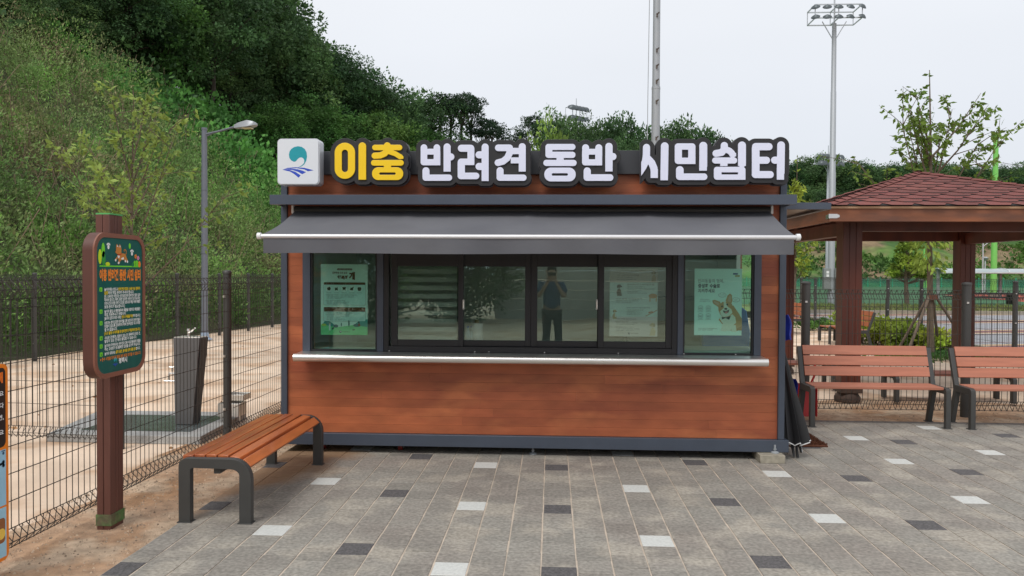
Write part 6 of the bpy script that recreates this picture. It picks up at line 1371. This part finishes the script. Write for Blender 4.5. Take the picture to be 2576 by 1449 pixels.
def plant(kind, px, Y, topy, label, group, base=None, wide=1.):
    X = PY(px, 690, Y).x; z0 = float(hill_h(X, Y)) if base is None else base
    z0 = max(z0, -.03)-.15; ztop = PY(px, topy, Y).z
    if px < 1090 and kind != 'small':
        for _ in range(3):
            s_ = (ztop-z0)/pH[kind]; hw = {'oak': 3.1, 'mid': 2.8}.get(kind, 2.)*max(s_, .1)**.6*wide/Y*1935
            lim = float(np.interp(px+hw*.5, [560, 640, 700, 760, 800, 850, 900, 960, 985, 1040, 1100, 1180], [-400, -200, -60, 5, 88, 98, 113, 153, 198, 208, 228, 236])); ztop = min(PY(px, topy, Y).z, PY(px, lim, Y).z)
    H = max(ztop-z0, 2.2); s = H/pH[kind]
    i = used[kind]; used[kind] += 1; lst = PR[kind]; rz = rt.random()*6.28; sc_ = (s**.6*wide, s**.6*wide, s)
    if i < len(lst): o = lst[i]; o.location = (X, Y, z0); o.rotation_euler = (0, 0, rz); o.scale = sc_; o['label'] = label
    else: o = dup(lst[i % len(lst)], (X, Y, z0), rz, label, sc_)
    o['group'] = group
    return o
gF = 'dark broadleaf trees of the hillside forest'; lF = 'dark broadleaf tree in the dense forest on top of the left hill'
for px in range(-160, 760, 62):                       # front row on the crest
    Yc = np.interp(px, [-200, 0, 250, 500, 620, 760], [25, 27, 32.5, 38, 44, 50])+rt.uniform(0, 2)
    plant(rt.choice(['oak', 'oak', 'mid']), px+rt.uniform(-14, 14), Yc, rt.uniform(-150, -10) if px < 560 else rt.uniform(60, 160), lF, gF)
for px in range(-200, 745, 66): plant('oak', px+rt.uniform(-15, 15), np.interp(px, [-200, 740], [31, 50])+rt.uniform(0, 3), rt.uniform(-420, -200) if px < 640 else rt.uniform(-90, -20), lF, gF, wide=1.15)
for px in range(-150, 720, 95): plant('oak', px, np.interp(px, [-200, 740], [38, 58]), -380 if px < 620 else -60, lF, gF, wide=1.4)
for px, Y, ty in ((690, 47, -60), (735, 48, 5), (770, 49, 60), (806, 50, 85), (845, 52, 105), (885, 53, 108), (925, 55, 135), (962, 56, 152), (1000, 58, 205), (1040, 59, 212), (1085, 61, 228)):
    plant('oak', px, Y, ty, 'dark broadleaf tree on the forest ridge descending towards the kiosk sign', 'dark trees on the descending ridge')
for px, Y, ty in ((750, 44, 235), (820, 47, 262), (885, 50, 300), (950, 52, 275), (1010, 54, 300), (1055, 56, 325), (690, 41, 262)):
    plant('mid', px, Y, ty, 'brighter green tree at the foot of the forest above the logo box', 'brighter green trees below the ridge', wide=1.1)
for i, (px, Y, ty) in enumerate(((1108, 60, 232), (1135, 62, 245), (1160, 61, 232), (1182, 63, 240), (1215, 62, 292), (1240, 65, 300))):
    plant('pine', px, Y, ty, 'tall pine with bare trunk in the row left of the sky gap', 'pines left of the sky gap')
for i, (px, Y, ty) in enumerate(((1300, 70, 330), (1326, 70, 290))): plant('pine', px, Y, ty, ['smaller pine standing alone right of the sky gap', 'taller pine standing right of the sky gap'][i], 'pines right of the sky gap', wide=.75)
o = plant('small', 1368, 68, 292, 'light yellow green tree right of the lone pines', 'light tree behind sign', wide=.62); del o['group']
for c_ in kids(o):
    if c_.name.startswith('crown'): c_.data = c_.data.copy(); c_.data.materials[0] = leafm('light_green_tree_leaves', (.13, .24, .05), (.10, .19, .04))
for px, Y, ty in ((1400, 74, 272), (1432, 76, 280), (1466, 78, 312), (1500, 78, 300), (1540, 78, 280), (1578, 79, 292), (1616, 80, 322), (1652, 80, 318), (1690, 80, 300), (1722, 80, 296), (1752, 79, 312), (1786, 80, 338), (1560, 72, 335), (1480, 72, 340), (1640, 72, 345)):
    plant('far', px, Y, ty, 'dark rounded tree in the row behind the middle of the letter sign', 'trees behind the middle of the sign', base=.2, wide=.72)
gr_ = 'trees along the far embankment ridge'
sky_r = lambda px: float(np.interp(px, [1990, 2030, 2080, 2140, 2200, 2260, 2330, 2400, 2470, 2530, 2600, 2700], [400, 395, 385, 405, 418, 398, 400, 418, 415, 408, 418, 430]))
for px in range(1975, 2720, 26): plant('far', px+rt.uniform(-5, 5), rt.uniform(119, 123), sky_r(px)+rt.uniform(-6, 14), 'dark tree in the far line on the embankment ridge behind the pavilion', gr_, base=9.3, wide=1.05)
for px in range(1985, 2720, 30): plant('far', px+rt.uniform(-7, 7), rt.uniform(114, 117), rt.uniform(455, 490), 'dark tree in the far line on the embankment ridge behind the pavilion', gr_, base=7.4, wide=1.1)
# ================================================================== the photographer (stands just behind the camera, seen mirrored in the panes)
def skinned(name, verts, edges, radii, m, parent, sub=2):
    me = bpy.data.meshes.new(name); me.from_pydata(verts, edges, []); me.materials.append(m); o = bpy.data.objects.new(name, me); COL.objects.link(o); o.parent = parent
    sk_ = o.modifiers.new('skin', 'SKIN'); sk_.use_smooth_shade = True
    for i, r_ in enumerate(radii):
        v = me.skin_vertices[0].data[i]; v.radius = (r_, r_) if not isinstance(r_, tuple) else r_
    me.skin_vertices[0].data[0].use_root = True
    s_ = o.modifiers.new('sub', 'SUBSURF'); s_.levels = sub; s_.render_levels = sub
    return o
pp = thing('person', 'person in blue denim shirt and black trousers holding a phone, mirrored in the third pane', 'person', (0, -.42, 0))
skin_m = mat('warm_skin', (.50, .29, .20), .55, 0, .05); den = mat('blue_denim_shirt', (.045, .10, .19), .85, 0, .2, 20.); trs = mat('black_trousers', (.012, .012, .014), .85, 0, .1); hair = mat('black_hair', (.012, .010, .009), .6)
Vb = [(0,0,.98),(0,.0,1.12),(0,-.01,1.28),(0,-.01,1.42),(0,0,1.50),(0,.015,1.57),(0,.02,1.64),(0,.01,1.70),
      (.18,0,1.42),(.24,.10,1.18),(.10,.33,1.42),(.06,.36,1.50),(-.18,0,1.42),(-.24,.10,1.18),(-.10,.33,1.42),(-.06,.36,1.50),
      (.10,0,.90),(.11,.01,.50),(.12,-.02,.09),(.12,.12,.03),(-.10,0,.90),(-.11,.01,.50),(-.12,-.02,.09),(-.12,.12,.03)]
Eb = [(0,1),(1,2),(2,3),(3,4),(4,5),(5,6),(6,7),(3,8),(8,9),(9,10),(10,11),(3,12),(12,13),(13,14),(14,15),(0,16),(16,17),(17,18),(18,19),(0,20),(20,21),(21,22),(22,23)]
Rb = [(.15,.11),(.145,.10),(.16,.11),(.15,.10),.055,.07,(.078,.095),(.06,.07),.062,.045,.030,.028,.062,.045,.030,.028,.09,.062,.045,.04,.09,.062,.045,.04]
bd = skinned('body', Vb, Eb, Rb, skin_m, pp)
Vs = [(0,0,.93),(0,0,1.10),(0,-.01,1.28),(0,-.01,1.40),(0,0,1.465),(.19,0,1.41),(.245,.08,1.24),(-.19,0,1.41),(-.245,.08,1.24)]
skinned('shirt', Vs, [(0,1),(1,2),(2,3),(3,4),(3,5),(5,6),(3,7),(7,8)], [(.185,.14),(.175,.13),(.185,.135),(.18,.125),.075,.082,.066,.082,.066], den, pp)
Vt = [(0,0,.97),(.10,0,.88),(.11,.01,.50),(.12,-.01,.11),(-.10,0,.88),(-.11,.01,.50),(-.12,-.01,.11)]
skinned('trousers', Vt, [(0,1),(1,2),(2,3),(0,4),(4,5),(5,6)], [(.165,.125),.105,.078,.065,.105,.078,.065], trs, pp)
mb = MB()
for s_ in (-1, 1): mb.prism([(-.10, 0), (.18, 0), (.19, .04), (.08, .075), (-.02, .10), (-.10, .09)], (s_*.12-.045, 0, .005), (0, 1, 0), (0, 0, 1), (.09, 0, 0))
mb.build('shoes', M['black'], pp, local=True, bevel=.012)
hb = bmesh.new(); bmesh.ops.create_uvsphere(hb, u_segments=20, v_segments=12, radius=.108); bmesh.ops.delete(hb, geom=[v for v in hb.verts if v.co.z < -.02 and v.co.y > -.04 or (v.co.y > .075 and v.co.z < .05)], context='VERTS')
me = bpy.data.meshes.new('hair'); hb.to_mesh(me); hb.free(); me.materials.append(hair); ho = bpy.data.objects.new('hair', me); COL.objects.link(ho); ho.parent = pp; ho.location = (0, .008, 1.69); ho.scale = (.88, 1.02, 1)
mb = MB()   # simple facial relief
mb.prism([(0, 0), (.022, -.012), (.018, -.035), (0, -.04)], (-.011, .105, 1.668), (0, 1, 0), (0, 0, 1), (.022, 0, 0)); 
for s_ in (-1, 1): mb.tube([(s_*.092, .01, 1.63), (s_*.096, .005, 1.68)], [.012, .018], 8)
mb.build('face', skin_m, pp, local=True, bevel=.003)
for s_ in (-1, 1):     # hands: palm + four fingers + thumb around the phone edges
    Vh = [(s_*.062,.355,1.49),(s_*.070,.372,1.545)]; Eh = [(0,1)]; Rh = [(.024,.016),(.034,.016)]
    for k in range(4):
        b0 = len(Vh); z = 1.535+.021*k; L_ = (.8, .95, 1., .9)[k]; Vh += [(s_*.082,.378,z),(s_*(.092),.378+.030*L_,z+.006),(s_*.070,.378+.046*L_,z+.008)]; Eh += [(1,b0),(b0,b0+1),(b0+1,b0+2)]; Rh += [.0095,.0088,.0078]
    b0 = len(Vh); Vh += [(s_*.055,.36,1.53),(s_*.045,.366,1.56),(s_*.038,.37,1.585)]; Eh += [(0,b0),(b0,b0+1),(b0+1,b0+2)]; Rh += [.011,.010,.0085]
    skinned('hand', Vh, Eh, Rh, skin_m, pp, 1)
ph = thing('phone', 'dark smartphone held up in both hands by the mirrored person', 'phone', (0, -.02, 1.60)); MB().box((-.078, -.030, -.036), (.078, -.022, .036)).build('casing', M['black'], ph, local=True, bevel=.003); MB().box((-.074, -.0315, -.033), (.074, -.0303, .033)).build('screen', mat('phone_screen_glass', (.05, .05, .06), .1), ph, local=True)

# things behind the camera that the panes mirror
rw = thing('retaining_wall', 'pale banded retaining wall behind the camera, seen only as a reflection', 'wall', (6, -14, 0))
mb = MB(); 
for k in range(7): mb.box((-2, -14.2-.0, .0+.35*k), (30, -13.9+.01*(k % 2), .33+.35*k))
mb.build('wall_panel', mat('pale_precast_panel', (.55, .55, .52), .8, 0, .1, 1.), rw); mb = MB(); mb.box((-2.05, -14.3, 2.46), (30.05, -13.85, 2.56)); mb.build('coping', M['concrete'], rw)
for i, (x, y) in enumerate(((-3.2, -12.5), (-5.4, -12), (-8.5, -13), (-12, -14))):
    o = dup(PR['mid'][0], (x, y, -1.5), i*1.3, ['leafy tree behind the camera nearest the pale wall', 'leafy tree behind the camera, second from the pale wall', 'leafy tree behind the camera, third from the pale wall', 'leafy tree behind the camera farthest from the pale wall'][i], (.8, .8, .8)); o['group'] = 'trees behind the camera'
